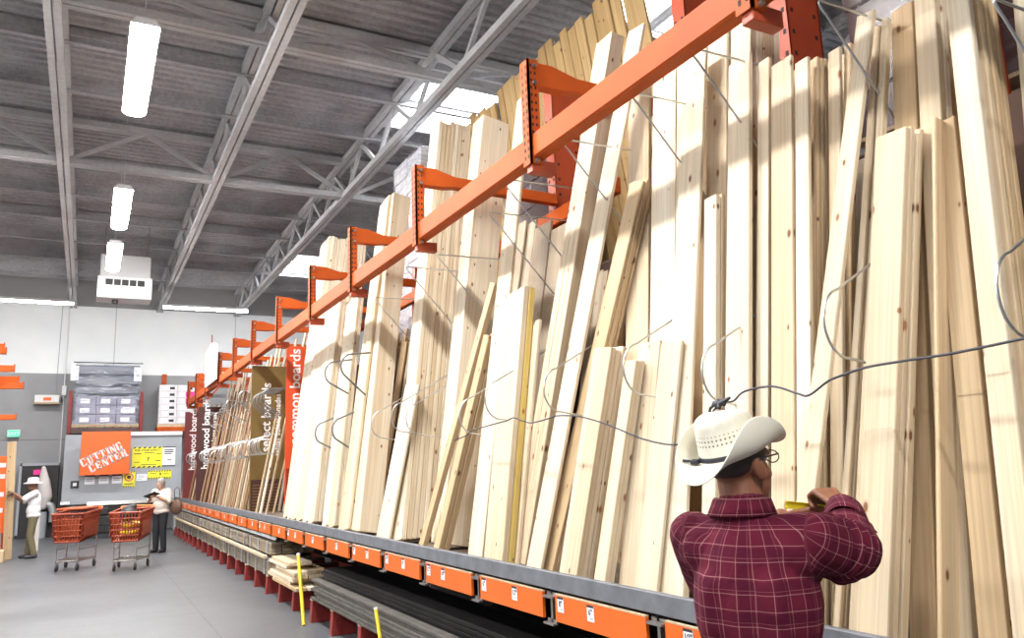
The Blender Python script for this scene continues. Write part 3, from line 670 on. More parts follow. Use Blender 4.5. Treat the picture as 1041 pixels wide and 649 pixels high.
DESC = {
 'A1': ('tall stack touching the orange common boards sign', 'pine'),
 'A2': ('low pair past the orange sign', 'pine'),
 'A3': ('low stack behind the first dark wire loop', 'pine'),
 'A4': ('square-topped short stack inside the second dark wire loop', 'pine'),
 'A5': ('tall narrow board with a knot at its top near the dark loops', 'pine'),
 'A6': ('tall pack with a broad side near the dark loops', 'pine'),
 'H': ('short white offcut at the foot of the deepest tall stack', 'pine'),
 'I': ('deepest tall stack with many thin edges', 'pine'),
 'K': ('tall knotty pack standing under the bright skylight', 'pine'),
 'L1': ('thin strip leaning hard sideways across the knotty pack', 'pine_tan'),
 'L2': ('short leaning pair under the thin slanting strip', 'pine_tan'),
 'M0': ('tall white board just past the slanting strips, behind an arm plate', 'pine'),
 'N': ('short yellow-edged stack with a slanted top', 'pine'),
 'P': ('narrow short board squeezed beside the yellow-edged stack', 'pine'),
 'Q': ('tall slanting pack with a tan knotty side', 'pine'),
 'R': ('tall slanting board beside the tan knotty pack, dark stamp on top', 'pine'),
 'R2': ('slanting thin-edged stack behind the three-knot boards', 'pine_tan'),
 'U': ('short wide stack with three knots near its top', 'pine'),
 'V': ('short narrow stack leaning on the three-knot boards', 'pine'),
 'W0': ('shaded short board in the dark gap beside the three-knot boards', 'pine_tan'),
 'W1': ('short pale board set back behind the cowboy hat brim', 'pine'),
 'W2': ('short white board next to the cowboy hat brim', 'pine'),
 'T': ('wide plain tall board ending just behind the rail', 'pine'),
 'X0': ('tall spotted pair beside the wide plain board', 'pine'),
 'X0b': ('tall narrow board along the spotted pair', 'pine'),
 'X1': ('tall white slant-topped board above the cowboy hat', 'pine'),
 'Y2': ('tall white board set back over the cowboy hat', 'pine'),
 'YS': ('short notched-top stack directly above the cowboy hat', 'pine'),
 'Y3': ('tallest white board behind the oval-knot board', 'pine'),
 'Y4': ('tall thin-edged row before the punched red upright', 'pine'),
 'Z': ('big board with one large oval knot', 'pine'),
 'K1': ('narrow shaded board next to the oval-knot board', 'pine'),
 'K2': ('wide warm board with scattered knots below the red upright', 'pine'),
 'K3': ('peaked board beside the wide warm board', 'pine'),
 'K4': ('three thin edges beside the peaked board', 'pine_tan'),
 'K5': ('board with a slanted top below the brown wrapped load', 'pine'),
 'K6': ('thin dark-edged board behind the white slanting board', 'pine_tan'),
 'AA': ('white board slanting down to the measuring hand', 'pine'),
 'D1': ('thin pair next to the white slanting board', 'pine'),
 'D2': ('thin pair beside the short thick stack', 'pine'),
 'CC': ('tall wide tan board rising behind the short thick stack', 'pine_tan'),
 'BB': ('short thick stack nearest the tape measure', 'pine'),
 'HH': ('tall white pair past the short thick stack', 'pine'),
 'EE': ('thin bright-edged board beside the dark gap', 'pine_tan'),
 'FF': ('wide shaded tan board leaning over the dark gap', 'pine_tan'),
 'GG': ('big white board leaning at the picture edge', 'pine'),
 'II': ('stack of thin edges past the big white leaning board', 'pine_tan'),
 'JJ': ('last tall white board, cut off by the picture edge', 'pine'),
 'KB1': ('set back board filling behind the narrow shaded board', 'pine'),
 'KB2': ('set back board filling behind the wide warm board', 'pine_tan'),
 'KB3': ('set back board filling behind the slant-topped board', 'pine'),
 'XB': ('set back board filling behind the white slant-topped board over the hat', 'pine_tan'),
 'HB': ('set back board filling behind the big white leaning board', 'pine_tan'),
 'LL1': ('grey plank set deep in the rack by the red arm, farthest of its four', 'pine_grey'),  # grey of these four planks is painted-in shade
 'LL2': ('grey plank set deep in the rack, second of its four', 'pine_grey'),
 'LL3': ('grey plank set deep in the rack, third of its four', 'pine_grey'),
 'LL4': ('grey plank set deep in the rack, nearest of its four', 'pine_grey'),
}
DESC['GG'] = ('big white board leaning past the wide tan board', 'pine'); DESC['JJ'] = ('last tall white board beyond the thin-edge stack', 'pine')
SINGLE = {'A5','H','L1','M0','P','R','W0','W1','W2','T','X0b','X1','Y2','Y3','Z','K1','K2','K3','K5','K6','AA','CC','EE','FF','GG','JJ','LL1','LL2','LL3','LL4','KB1','KB2','KB3','XB','HB'}
brnd = random.Random(11)
def put(o, lab):
    tag(o, lab, 'board', 'upright pine boards on the rack'); return o
for key, pb, pt, w, th, n, mode in BUNDLES:
    ph, mat = DESC[key]
    if mode == 'book':
        k = max(1, round(w/.045)); t = w/k; dep = max(th, .06)
        for i in range(k):
            yy = w/2-t*(i+.5)
            o = board(pb, pt, t-.0015, dep, mat, brnd.uniform(-.003, .003), yy)
            put(o, ph.capitalize() if k == 1 else ('%s board in the %s' % (ordw(i), ph)).capitalize())
        continue
    cols = max(1, math.ceil(w/.37)); cw = w/cols
    nn = 1 if key in SINGLE else n
    t = max(th/nn, .019) if nn > 1 else max(th, .02)
    t = min(t, .045)
    if nn > 1 and th/nn > .045: nn = max(nn, round(th/.042))
    rem = MB
    for c in range(cols):
        src = None
        for i in range(nn):
            dy = w/2-cw*(c+.5)+(brnd.uniform(-.004, .004) if i else 0)
            if src is None:
                o = src = board(pb, pt, cw-.003, t, mat, 0, dy)
            else:
                o = src.copy(); COL.objects.link(o)
                if key == 'N' and i == nn-1:
                    o.data = src.data.copy(); o.data.materials[0] = M['pine_yellow']
                mw = src.rotation_euler.to_matrix()
                o.location = src.location+(mw @ Vector((1, 0, 0)))*(t+.004)*i+(mw @ Vector((0, 1, 0)))*(brnd.uniform(-.007, .007) if cols == 1 else 0)
                o.scale.z = 1-brnd.uniform(-.006, .012); rest(o, cw-.003, t)
            where = '' if cols == 1 else (', farther row' if c == 0 else ', nearer row' if cols == 2 or c == cols-1 else ', middle row')
            if nn == 1: lab = ph+where
            elif i == 0: lab = 'front board of the '+ph+where
            else: lab = '%s board back in the %s%s' % (ordw(i), ph, where)
            put(o, lab[0].upper()+lab[1:])
# stamp on one end
# thin strips and boards towards the far end
def strips(y0, y1, n, mats, place, hmax, seed):
    q = random.Random(seed)
    for i in range(n):
        y = y0+(y1-y0)*(i+.5)/n+q.uniform(-.02, .02); layer = i % 3
        w = q.uniform(.05, .13); xb = 2.46+.13*layer+q.uniform(-.01, .02); h = q.uniform(hmax*.72, hmax)
        if layer == 0: h *= .86
        m = q.choice(mats)
        o = board((xb, y, 1.006), (xb+.17*h, y-(.10, .22, .30)[layer]-q.uniform(0, .04), 1+h), w, q.uniform(.018, .03), m, name='wood_strip')
        tone = {'strip_pale':'pale','strip_brown':'brown','strip_red':'reddish','pine':'cream','pine_tan':'tan','pine_grey':'greyish'}[m]
        tag(o, '%s %s wood strip standing %s' % (ordw(i).capitalize(), tone, place), 'board', 'thin strips towards the far end of the rack')
strips(13.3, 13.8, 4, ['pine_tan', 'strip_pale', 'strip_pale', 'pine'], 'past the orange sign before the olive sign', 2.3, 1)
strips(14.8, 20.9, 46, ['strip_pale', 'strip_brown', 'strip_red', 'strip_pale', 'pine_grey', 'strip_brown'], 'between the olive sign and the dark brown sign', 3.0, 2)
strips(21.45, 23.9, 12, ['strip_brown', 'strip_pale', 'strip_red'], 'between the dark brown sign and the maroon sign', 2.6, 3)
strips(24.75, 25.5, 4, ['strip_brown', 'strip_pale'], 'past the maroon sign at the rack end', 2.0, 4)
# back stock visible above the rail between the far arms
q = random.Random(9)
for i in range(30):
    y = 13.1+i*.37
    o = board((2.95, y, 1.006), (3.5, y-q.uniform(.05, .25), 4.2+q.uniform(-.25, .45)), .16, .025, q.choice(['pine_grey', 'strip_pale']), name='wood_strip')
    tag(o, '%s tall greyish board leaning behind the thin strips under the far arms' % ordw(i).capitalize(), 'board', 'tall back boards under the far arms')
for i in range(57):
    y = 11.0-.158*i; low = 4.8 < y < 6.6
    o = board((3.10+(.06 if i % 2 else 0), y, 1.006), (3.50+(.06 if i % 2 else 0), y+q.uniform(-.012, .012), (3.15 if low else 3.32)+q.uniform(-.12, .12)), .15, .022, q.choice(['pine_tan', 'pine_grey', 'pine_grey']), name='pine_board')  # darker wood choice paints in the shade behind the front stacks
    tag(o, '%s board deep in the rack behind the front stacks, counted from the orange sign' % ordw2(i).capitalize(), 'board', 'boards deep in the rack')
# tall golden row on the high rear shelf
src = None
for i in range(30):
    y = 10.5-.165*i; z = 6.5+q.uniform(-.07, .10)
    o = board((4.93, y-.16, 3.525), (4.58+q.uniform(-.02, .02), y+q.uniform(-.004, .004), z), .15, .035, 'pine_golden')
    tag(o, '%s golden board from the skylight end of the row on the high rear shelf' % ordw(i).capitalize(), 'board', 'golden boards on the high rear shelf')
# wrapped loads on the rear shelf
def load(label, a, b, body, filmm, name='wrapped_load', wood_top=False):
    cx, cy = (a[0]+b[0])/2, (a[1]+b[1])/2
    t = thing(name, label, 'pallet load', (cx, cy, a[2]))
    w, d, h = b[0]-a[0], b[1]-a[1], b[2]-a[2]
    mb = MB()
    for s in (-.4, 0, .4): mb.box((-w/2, s*d-.04, 0), (w/2, s*d+.04, .09))
    for k in range(5): mb.box((-w/2+k*w/5+.01, -d/2, .09), (-w/2+(k+1)*w/5-.01, d/2, .115))
    mb.build('pallet', M['pine_tan'], t)
    rows = max(2, int(h/.28)); hh = (h-.115)/rows; qq = random.Random(len(label))
    for r_ in range(rows):
        mb = MB(); j = qq.uniform(-.02, .02)
        mb.box((-w/2+.03+j, -d/2+.03, .115+r_*hh), (w/2-.03+j, -.004, .115+(r_+1)*hh-.004)); mb.build('carton', M[body], t, .008)
        mb = MB(); mb.box((-w/2+.03-j, .004, .115+r_*hh), (w/2-.03-j, d/2-.03, .115+(r_+1)*hh-.004)); mb.build('carton', M[body], t, .008)
    mb = MB(); mb.box((-w/2, -d/2, .05), (w/2, d/2, h+.015)); mb.build('stretch_wrap', M[filmm], t, .03)
    return t
load('brown load in shiny stretch wrap above the nearest boards', (4.26, 1.75, 3.525), (5.3, 3.2, 5.75), 'brown_load', 'film_brown')
load('dark wrapped load behind the red upright in the middle of the rack', (4.26, 6.75, 3.525), (4.74, 8.1, 5.1), 'brown_load', 'film_brown')
load('pale load in clear wrap standing above the tall stack by the skylight', (4.26, 10.75, 3.525), (4.95, 11.95, 6.55), 'carton_white', 'film')
# ================================================================== storage under the shelf
for i, y in enumerate([1.6, 2.6, 3.6, 4.6, 5.6, 6.6, 7.55, 8.5, 9.35, 10.25, 11.05, 11.9, 12.75, 13.6, 14.5, 15.4, 16.3, 17.2, 18.1, 19.0, 19.9, 20.8, 21.7, 22.6, 23.5, 24.4, 25.2]):
    t = thing('floor_support', '%s short red support under the shelf, counted from the shopper' % ordw(i).capitalize(), 'support', (2.44, y, 0), 0, 'red supports under the rack')
    mb = MB(); mb.prism([(-.13, 0), (.13, 0), (.12, .235), (-.115, .235)], .09, Matrix(((1,0,0,0),(0,0,-1,.045),(0,1,0,0),(0,0,0,1)))); mb.box((.12, -.04, .16), (1.15, .04, .235)); mb.build('block', M['red'], t, .004)
    mb = MB(); mb.box((-.12, -.045, .236), (1.15, .045, .254)); mb.build('wood_cap', M['strip_pale'], t)
# grey composite boards and black sheets
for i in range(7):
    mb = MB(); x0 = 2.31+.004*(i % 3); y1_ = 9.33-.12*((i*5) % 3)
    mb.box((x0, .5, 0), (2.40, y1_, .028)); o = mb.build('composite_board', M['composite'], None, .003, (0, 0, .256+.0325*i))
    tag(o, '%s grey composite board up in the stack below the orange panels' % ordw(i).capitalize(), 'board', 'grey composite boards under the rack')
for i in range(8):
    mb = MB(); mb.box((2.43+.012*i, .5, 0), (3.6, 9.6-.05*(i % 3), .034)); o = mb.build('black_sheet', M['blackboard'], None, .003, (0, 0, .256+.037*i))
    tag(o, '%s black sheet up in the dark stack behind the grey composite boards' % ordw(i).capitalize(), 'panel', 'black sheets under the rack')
# short pale pile
q = random.Random(21); n_ = 0
for lay in range(7):
    for c in range(3 if lay < 5 else 2):
        L = (1.35 if lay < 3 else 1.05); y0_ = 9.95+.12*((lay*3) % 4)+(.15 if lay > 3 else 0)
        mb = MB(); mb.box((0, 0, 0), (.135, L, .04)); o = mb.build('lumber_piece', M['pine' if (lay+c) % 3 else 'pine_tan'], None, .003, (2.29+.145*c+q.uniform(-.008, .008), y0_+q.uniform(-.03, .03), .256+.0435*lay))
        tag(o, '%s lumber piece, layer %s of the short pile by the yellow pole' % (('Outer', 'Middle', 'Inner')[c], ('one', 'two', 'three', 'four', 'five', 'six', 'seven')[lay]), 'lumber', 'short pale lumber pile under the rack')
# wrapped bundles further along, two tiers
q = random.Random(5); kk = 0
for tier, (z0, h) in enumerate(((.256, .22), (.53, .17))):
    for j in range(7):
        y0_ = 11.75+1.9*j; L = 1.82
        t = thing('lumber_bundle', '%s wrapped bundle along the %s tier under the shelf, past the short pale pile' % (ordw(j).capitalize(), ('lower', 'upper')[tier]), 'lumber bundle', (2.32+.03*tier, y0_, z0), 0, 'wrapped lumber bundles under the rack')
        rows = 5 if tier == 0 else 4; bh = h/rows
        for r_ in range(rows):
            mb = MB()
            for c in range(4): mb.box((.155*c+q.uniform(0, .014), q.uniform(0, .05), bh*r_+.001), (.155*c+.148, L-q.uniform(0, .06), bh*(r_+1)-.002))
            mb.build('board_layer', M['bundle'], t, .002)
        for s in (.25, .9, 1.55):
            mb = MB(); mb.box((-.006, s, -.0), (-.001, s+.09, h)); mb.box((-.006, s, h), (.63, s+.09, h+.004)); mb.build('strap', M['grey_ink'], t)
        mb = MB(); mb.box((-.012, -.012, .002), (.64, L+.012, h+.008)); mb.build('plastic_wrap', M['film_dust'], t, .02)
for j in range(3):
    mb = MB(); mb.box((0, 0, 0), (.05, 4.3, .045)); o = mb.build('bearer_strip', M['strip_pale'], None, .004, (2.262, 11.8+4.4*j, .485))
    tag(o, '%s long white bearer strip between the two tiers of wrapped bundles' % ordw(j).capitalize(), 'strip', 'bearer strips between the bundle tiers')
# second, higher bearer: seen as a pale band under the panels
mb = MB(); mb.box((2.37, 11.6, .74), (2.39, 24.4, .785)); tag(mb.build('shelf_strip', M['white'], None, .003), 'long pale strip running under the orange panels above the wrapped bundles', 'strip')
# yellow poles
def pole(label, a, b, r=.016, tip=True):
    A, B_ = Vector(a), Vector(b); t = thing('yellow_pole', label, 'pole', a)
    mb = MB(); mb.tube([(0, 0, 0), (B_-A)], r, 10); mb.build('shaft', M['yellow'], t)
    mb = MB(); mb.tube([(B_-A)*.985, (B_-A)*1.012], r*1.1, 10); mb.build('end_cap', M['paper'], t)
    return t
pole('long yellow pole leaning on the pale lumber pile', (2.21, 9.22, .005), (2.235, 9.62, .72), .02)
pole('short yellow stake beside the grey composite boards', (2.26, 6.62, .0), (2.25, 6.84, .50), .016)
pole('thin yellow stake with a white tip under the orange panels nearest the shopper', (2.27, 4.50, .0), (2.27, 4.56, .62), .010)
# ================================================================== back wall and far floor
YW = 28.95
# wrapped pallet load on a red rack over the saw
t = thing('pallet_rack', 'dark red shelf frame against the back wall carrying the film-wrapped load', 'rack', (.45, 28.42, -.12))
mb = MB()
for x in (-.99, 1.02):
    for y in (-.34, .47):
        p = MB(); p.box((x-.05, y-.05, .12), (x+.05, y+.05, 4.5 if y < 0 else 4.4)); p.build('post', M['red'], t, .004)
for y in (-.45, .45):
    p = MB(); p.box((-.95, y-.03, 3.18), (.95, y+.03, 3.34)); p.build('beam_rail', M['brown_load'], t, .004)
p = MB()
for k in range(8): p.box((-.95+.24*k, -.45, 3.34), (-.95+.24*k+.2, .45, 3.37))
p.build('shelf_slats', M['deck'], t)
p = MB()
for k in range(3): p.box((-.97, -.40+.36*k, 3.0), (.97, -.30+.36*k, 3.18))
p.build('cross_bars', M['dark'], t)
t = thing('wrapped_load', 'load of violet cartons and dark rolls in clear film high over the cutting sign', 'pallet load', (.45, 28.42, 3.252))
p = MB(); p.box((-.92, -.42, 0), (.95, .40, .1)); p.build('pallet', M['strip_pale'], t, .004)
for r_ in range(3):
    for c in range(3):
        p = MB(); p.box((-.85+.57*c+.006, -.40, .1+.29*r_+.004), (-.85+.57*(c+1)-.006, .40, .1+.29*(r_+1)-.004)); o = p.build('carton', M['carton_purple'], t, .01)
        p = MB(); p.box((-.72+.57*c, -.404, .16+.29*r_), (-.46+.57*c, -.399, .30+.29*r_)); p.build('carton_label', M['paper'], o)
p = MB(); p.box((.48, -.415, .43), (.82, -.41, .62)); p.build('label_sheet', M['paper'], t)
for r_ in range(2):
    p = MB(); p.box((-.91, -.41, .98+.02+.32*r_), (.94, .39, .98+.32*(r_+1))); p.build('dark_roll', M['roll_slate'], t, .06)
p = MB(); p.box((-.915, -.415, 1.62), (.945, .39, 1.95)); p.build('dark_roll', M['roll_slate'], t, .05)
for x in (-.92, .86):
    p = MB(); p.box((x-.11, -.43, 1.45), (x+.11, -.41, 1.9)); p.build('end_card', M['paper'], t)
p = MB(); p.box((-.925, -.44, .02), (.955, .40, 2.0)); p.build('stretch_wrap', M['film'], t, .05)
p = MB(); p.bar((-.97, -.43, 2.02), (1.0, -.43, 2.02), .03, .03); p.build('top_bar', M['dark'], t)
# panel saw
t = thing('panel_saw', 'wide grey panel saw board leaning at the back wall under the cutting sign', 'saw', (1.07, 27.68, 0))
def slab(name, x0, x1, z0, z1, y, th, mat, par, lean=.10):
    m = Matrix.Rotation(-lean, 4, 'X'); p = MB(); p.box((x0, y-th, z0), (x1, y, z1), Matrix.Translation((0, 0, .9)) @ m @ Matrix.Translation((0, 0, -.9)))
    return p.build(name, mat, par, .003)
slab('saw_board', -1.68, 1.62, .92, 3.02, 0, .05, M['greywall'], t)
slab('top_rail', -.35, 1.62, 2.96, 3.08, -.02, .10, M['white'], t)
slab('bottom_rail', -1.0, 1.62, .86, .97, -.04, .14, M['chrome'], t)
slab('lower_beam', -1.68, 1.62, .70, .86, .02, .12, M['dark'], t)
for x in (-1.36, 0, 1.5):
    p = MB(); p.box((x-.04, .02, 0), (x+.04, .12, .9)); p.bar((x, .5, 0), (x, .14, 2.6), .06, .06); p.build('frame_leg', M['greywall'], t)
o = slab('switch_box', -1.46, -1.24, 1.42, 1.62, -.052, .06, M['dark'], t); slab('switch_plate', -1.40, -1.30, 1.46, 1.56, -.115, .01, M['paper'], o)
slab('saw_label', -1.7, -1.45, .93, 1.02, -.06, .01, M['paper'], t)
def poster(name, x0, x1, z0, z1, mat, rows=(), stripes=False, par=t, head=None, circle=False, txt=()):
    m = Matrix.Translation((0, 0, .9)) @ Matrix.Rotation(-.10, 4, 'X') @ Matrix.Translation((0, 0, -.9))
    x0, x1 = x0-1.07, x1-1.07
    p = MB(); p.box((x0, -.062, z0), (x1, -.052, z1), m); p.mi = 1
    for (a, b, c, d) in rows: p.box((x0+(x1-x0)*a, -.064, z0+(z1-z0)*c), (x0+(x1-x0)*b, -.0615, z0+(z1-z0)*d), m)
    if stripes:
        W = (x1-x0); n = stripes; s = W/n
        for zz, hh in ((z0, .045), (z1-.045, .045)):
            for k in range(n):
                pts = [(x0+s*k, zz), (x0+s*k+s*.5, zz), (x0+s*k+s*.85, zz+hh), (x0+s*k+s*.35, zz+hh)]
                p.prism(pts, .0025, m @ basis((0, -.0615, 0), (1, 0, 0), (0, 0, 1)))
    for (s_, size, cx_, cz_) in txt:
        v, f = text_mesh(s_, size, .001, size*.02, 'CENTER'); b_ = m @ basis((cx_-1.07, -.0625, cz_), (1, 0, 0), (0, 0, 1)); p.add([b_ @ q_ for q_ in v], f)
    mats = [M[mat], M['ink'], M['pink']]
    if circle:
        p.mi = 2; cx_, cz_, rr_ = (x0+x1)/2, z0+(z1-z0)*.62, (x1-x0)*.33
        ring = [(cx_+rr_*math.cos(a*math.pi/12), -.066, cz_+rr_*math.sin(a*math.pi/12)) for a in range(25)]
        p.tube([m @ Vector(v) for v in ring], .014, 6); p.bar(m @ Vector((cx_-rr_*.7, -.066, cz_+rr_*.7)), m @ Vector((cx_+rr_*.7, -.066, cz_-rr_*.7)), .025, .006)
        p.mi = 1; p.box((cx_-.05, -.065, cz_-.05), (cx_+.05, -.063, cz_+.05), m)
    return p.build(name, mats, par)
poster('safety_poster', 1.25, 2.12, 1.96, 2.60, 'sign_yellow', [(.06, .3, .66, .70), (.40, .72, .70, .73), (.8, .95, .64, .67), (.08, .25, .25, .28), (.3, .8, .12, .15), (.78, .94, .3, .34)], 6, txt=[('FOR YOUR SAFETY', .085, 1.68, 2.47), ('F', .16, 1.72, 2.16)])
poster('rules_poster', 2.12, 2.50, 1.98, 2.60, 'paper', [(0, 1, .95, 1), (0, 1, 0, .05), (.15, .85, .80, .85), (.15, .85, .71, .76), (.15, .7, .62, .67), (.4, .7, .3, .34)])
poster('no_entry_poster', 1.02, 1.36, 1.38, 1.86, 'sign_yellow', [(.12, .88, .16, .22)], 5, circle=True)
poster('notice_sheet', 1.40, 1.70, 1.55, 1.76, 'paper', [(.1, .8, .7, .76), (.1, .7, .45, .5), (.1, .5, .2, .25)])
poster('caution_poster', 1.72, 2.40, 1.60, 1.86, 'sign_yellow', [(.08, .35, .6, .66), (.5, .56, .4, .7), (.65, .9, .55, .6)], 9)
for x0 in (-.02, .36, .72): poster('notice_sheet', x0, x0+.27, 1.50, 1.78, 'paper', [(0, 1, .84, 1), (.1, .9, .55, .6), (.1, .8, .35, .4)])
# slanted stencil sign
t = thing('cutting_sign', 'square orange sign lettered CUTTING CENTER hung on the panel saw', 'sign', (.50, 27.39, 2.42), 0)
p = MB(); p.box((-.67, 0, -.64), (.67, .03, .66)); p.build('sign_board', M['sign_cut'], t, .004)
# fat slab-serif stencil letters on a 0..1 square, bars as (x0, y0, x1, y1)
GL = {
 'C': [(0, .15, .36, .85), (.08, .0, .36, .2), (.08, .8, .36, 1), (.44, .82, .86, 1), (.44, 0, .86, .18), (.74, .62, .9, 1), (.74, 0, .9, .32)],
 'U': [(0, .82, .5, 1), (.08, .18, .42, 1), (.14, 0, .42, .2), (.50, 0, .82, .16), (.68, .1, .84, 1), (.58, .84, .98, 1)],
 'T': [(0, .80, .30, 1), (0, .58, .12, 1), (.34, 0, .66, 1), (.24, 0, .76, .14), (.70, .80, 1, 1), (.88, .58, 1, 1)],
 'I': [(.05, .84, .6, 1), (.16, 0, .5, 1), (.05, 0, .6, .16)],
 'N': [(0, .84, .3, 1), (.06, 0, .22, 1), (0, 0, .3, .14), (.78, 0, .94, 1), (.68, .84, 1, 1)],
 'G': [(0, .15, .36, .85), (.08, .0, .36, .2), (.08, .8, .36, 1), (.44, .82, .86, 1), (.44, 0, .80, .18), (.76, .62, .9, 1), (.60, 0, .92, .46)],
 'E': [(.05, 0, .42, 1), (0, .85, .42, 1), (0, 0, .42, .15), (.47, .84, .92, 1), (.80, .62, .92, 1), (.47, 0, .92, .16), (.80, 0, .92, .36), (.47, .43, .72, .57)],
 'R': [(.05, 0, .42, 1), (0, .85, .42, 1), (0, 0, .5, .15), (.47, .84, .80, 1), (.66, .52, .92, .95), (.47, .45, .80, .58), (.60, 0, .92, .46), (.85, 0, 1.04, .14)]}
def stencil(word, o, ux, h, wd):
    p = MB(); x = 0.
    for ch in word:
        wc = wd*(.62 if ch == 'I' else 1.)
        for (a, b, c, d) in GL[ch]: p.prism([(x+a*wd, b*h), (x+c*wd, b*h), (x+c*wd, d*h), (x+a*wd, d*h)], .008, basis(o, ux, Vector((0, -1, 0)).cross(Vector(ux)) if 0 else (-ux[2], 0, ux[0])))
        if ch == 'N': p.prism([(x+.08*wd, h), (x+.38*wd, h), (x+.90*wd, 0), (x+.60*wd, 0)], .008, basis(o, ux, (-ux[2], 0, ux[0])))
        x += wc*1.12
    return p
ux = (math.cos(R(26)), 0, math.sin(R(26)))
stencil('CUTTING', (-.60, -.003, -.40), ux, .25, .166).build('lettering', M['white_ink'], t)
stencil('CENTER', (-.36, -.003, -.57), ux, .25, .166).build('lettering', M['white_ink'], t)
# cartons on the rack beside the saw
t = thing('pallet_rack', 'orange rack bay with white cartons beside the wrapped load on the back wall', 'rack', (2.45, 28.42, 0))
for x, y, h in ((-.28, .53, 5.05), (.78, .53, 5.0), (-.28, -.36, 3.2), (.78, -.36, 5.0)):
    p = MB(); p.box((x-.07, y-.05, 0), (x+.07, y+.05, h)); p.build('post', M['orange'], t, .005)
for y in (-.32, .48):
    p = MB(); p.box((-.5, y-.03, 3.1), (.8, y+.03, 3.24)); p.build('beam_rail', M['orange'], t, .005)
p = MB(); p.bar((.78, -.35, 4.85), (1.6, -.35, 4.85), .05, .08); p.bar((.78, -.35, 3.9), (1.5, -.35, 4.7), .04, .05); p.build('side_frame', M['orange'], t)
p = MB(); p.box((-.5, -.30, 3.242), (.62, .45, 3.335)); o = p.build('pallet', M['strip_pale'], None, .004, (2.45, 28.42, 0)); tag(o, 'wooden pallet under the white cartons on the back wall rack', 'pallet')
for r_ in range(6):
    for c in range(2):
        t = thing('carton', '%s white printed carton up, %s stack, on the back wall rack' % (ordw(r_).capitalize(), ('first', 'second')[c]), 'carton', (2.24+.54*c, 28.42, 3.342+.212*r_), 0, 'white cartons on the back wall rack')
        p = MB(); p.box((-.265, -.30, 0), (.265, .45, .207)); p.build('box_body', M['carton_white'], t, .006)
        p = MB(); p.box((-.19+.05*(r_ % 2), -.304, .03), (-.02, -.299, .17)); p.mi = 1; p.box((.05, -.304, .06), (.2, -.299, .14)); p.build('print', [M['paper'], M['ink']], t)
        if c == 1 and r_ in (3, 4):
            p = MB(); p.box((.0, -.308, .02), (.262, -.303, .20)); p.build('pink_label', M['pink'], t)
# small things on the wall
t = thing('wall_heater', 'small white box with a wooden base fixed to the grey wall', 'wall box', (-1.2, 28.85, 4.03))
p = MB(); p.box((-.34, -.15, .05), (.34, .1, .28)); p.build('case', M['housing'], t, .01)
p = MB(); p.box((-.35, -.16, 0), (.35, .1, .05)); p.build('base', M['carton'], t); p = MB(); p.box((-.1, -.155, .1), (.12, -.149, .2)); p.build('mark', M['sign_cut'], t)
p = MB(); p.cyl((.38, 0, .16), (.41, 0, .16), .07); p.build('side_cap', M['dark'], t)
t = thing('exit_sign', 'small glowing green exit sign on the grey back wall', 'sign', (-2.03, 28.9, 3.02))
p = MB(); p.box((-.17, -.04, 0), (.17, .08, .22)); p.build('sign_case', M['housing'], t, .006); p = MB(); p.box((-.155, -.046, .012), (.155, -.038, .208)); p.build('lit_face', M['green'], t)
v, f = text_mesh('EXIT', .15, .001, .002, 'CENTER'); p = MB(); b_ = basis((0, -.047, .055), (1, 0, 0), (0, 0, 1)); p.add([b_ @ q_ for q_ in v], f); p.build('lettering', M['paper'], t)
p = MB(); p.cyl((-.75, 28.93, 0.1), (-.75, 28.93, 7.3), .018, 8); p.box((-.81, 28.86, 4.32), (-.69, 28.96, 4.62)); tag(p.build('conduit', M['housing']), 'thin white conduit with a grey box running up the back wall', 'conduit')
p = MB(); p.cyl((-.98, 28.93, 4.33), (-.94, 28.93, 7.3), .008, 6); tag(p.build('cable_drop', M['grey_ink']), 'thin dark cable hanging down the wall to the white box', 'cable')
# dust collector
t = thing('dust_collector', 'dark dust collector cabinet with a pale cloth bag and grey duct', 'dust collector', (-1.15, 28.2, 0))
p = MB(); p.box((-.62, 0, .0), (.42, .7, 2.2)); p.build('cabinet', M['dark'], t, .01)
p = MB(); p.box((-.60, -.02, 2.12), (.42, .0, 2.2)); p.box((-.62, -.02, .1), (-.55, 0, 2.2)); p.build('cabinet_edge', M['greywall'], t)
p = MB()
for (a, b, r0, r1) in (((.02, -.18, 2.05), (.06, -.18, 1.6), .06, .17), ((.06, -.18, 1.6), (.10, -.18, 1.2), .17, .20), ((.1, -.18, 1.2), (.06, -.18, .95), .20, .14)): capsule(p, a, b, r0, r1)
link('cloth_bag', remeshed('cloth_bag', p, .03, 3, [M['bagcloth']]), t)
p = MB(); p.tube([(.05, -.2, .95), (.16, -.2, 1.0), (.28, -.22, .92), (.34, -.24, .75), (.34, -.24, .45)], .105, 14); p.build('duct', M['duct'], t)
p = MB(); p.cyl((.0, -.2, .0), (.0, -.2, .75), .19, 18); p.build('drum', M['greywall'], t)
p = MB(); p.box((-.25, -.03, 1.85), (.05, -.015, 2.0)); p.build('red_notice', M['pink'], t)
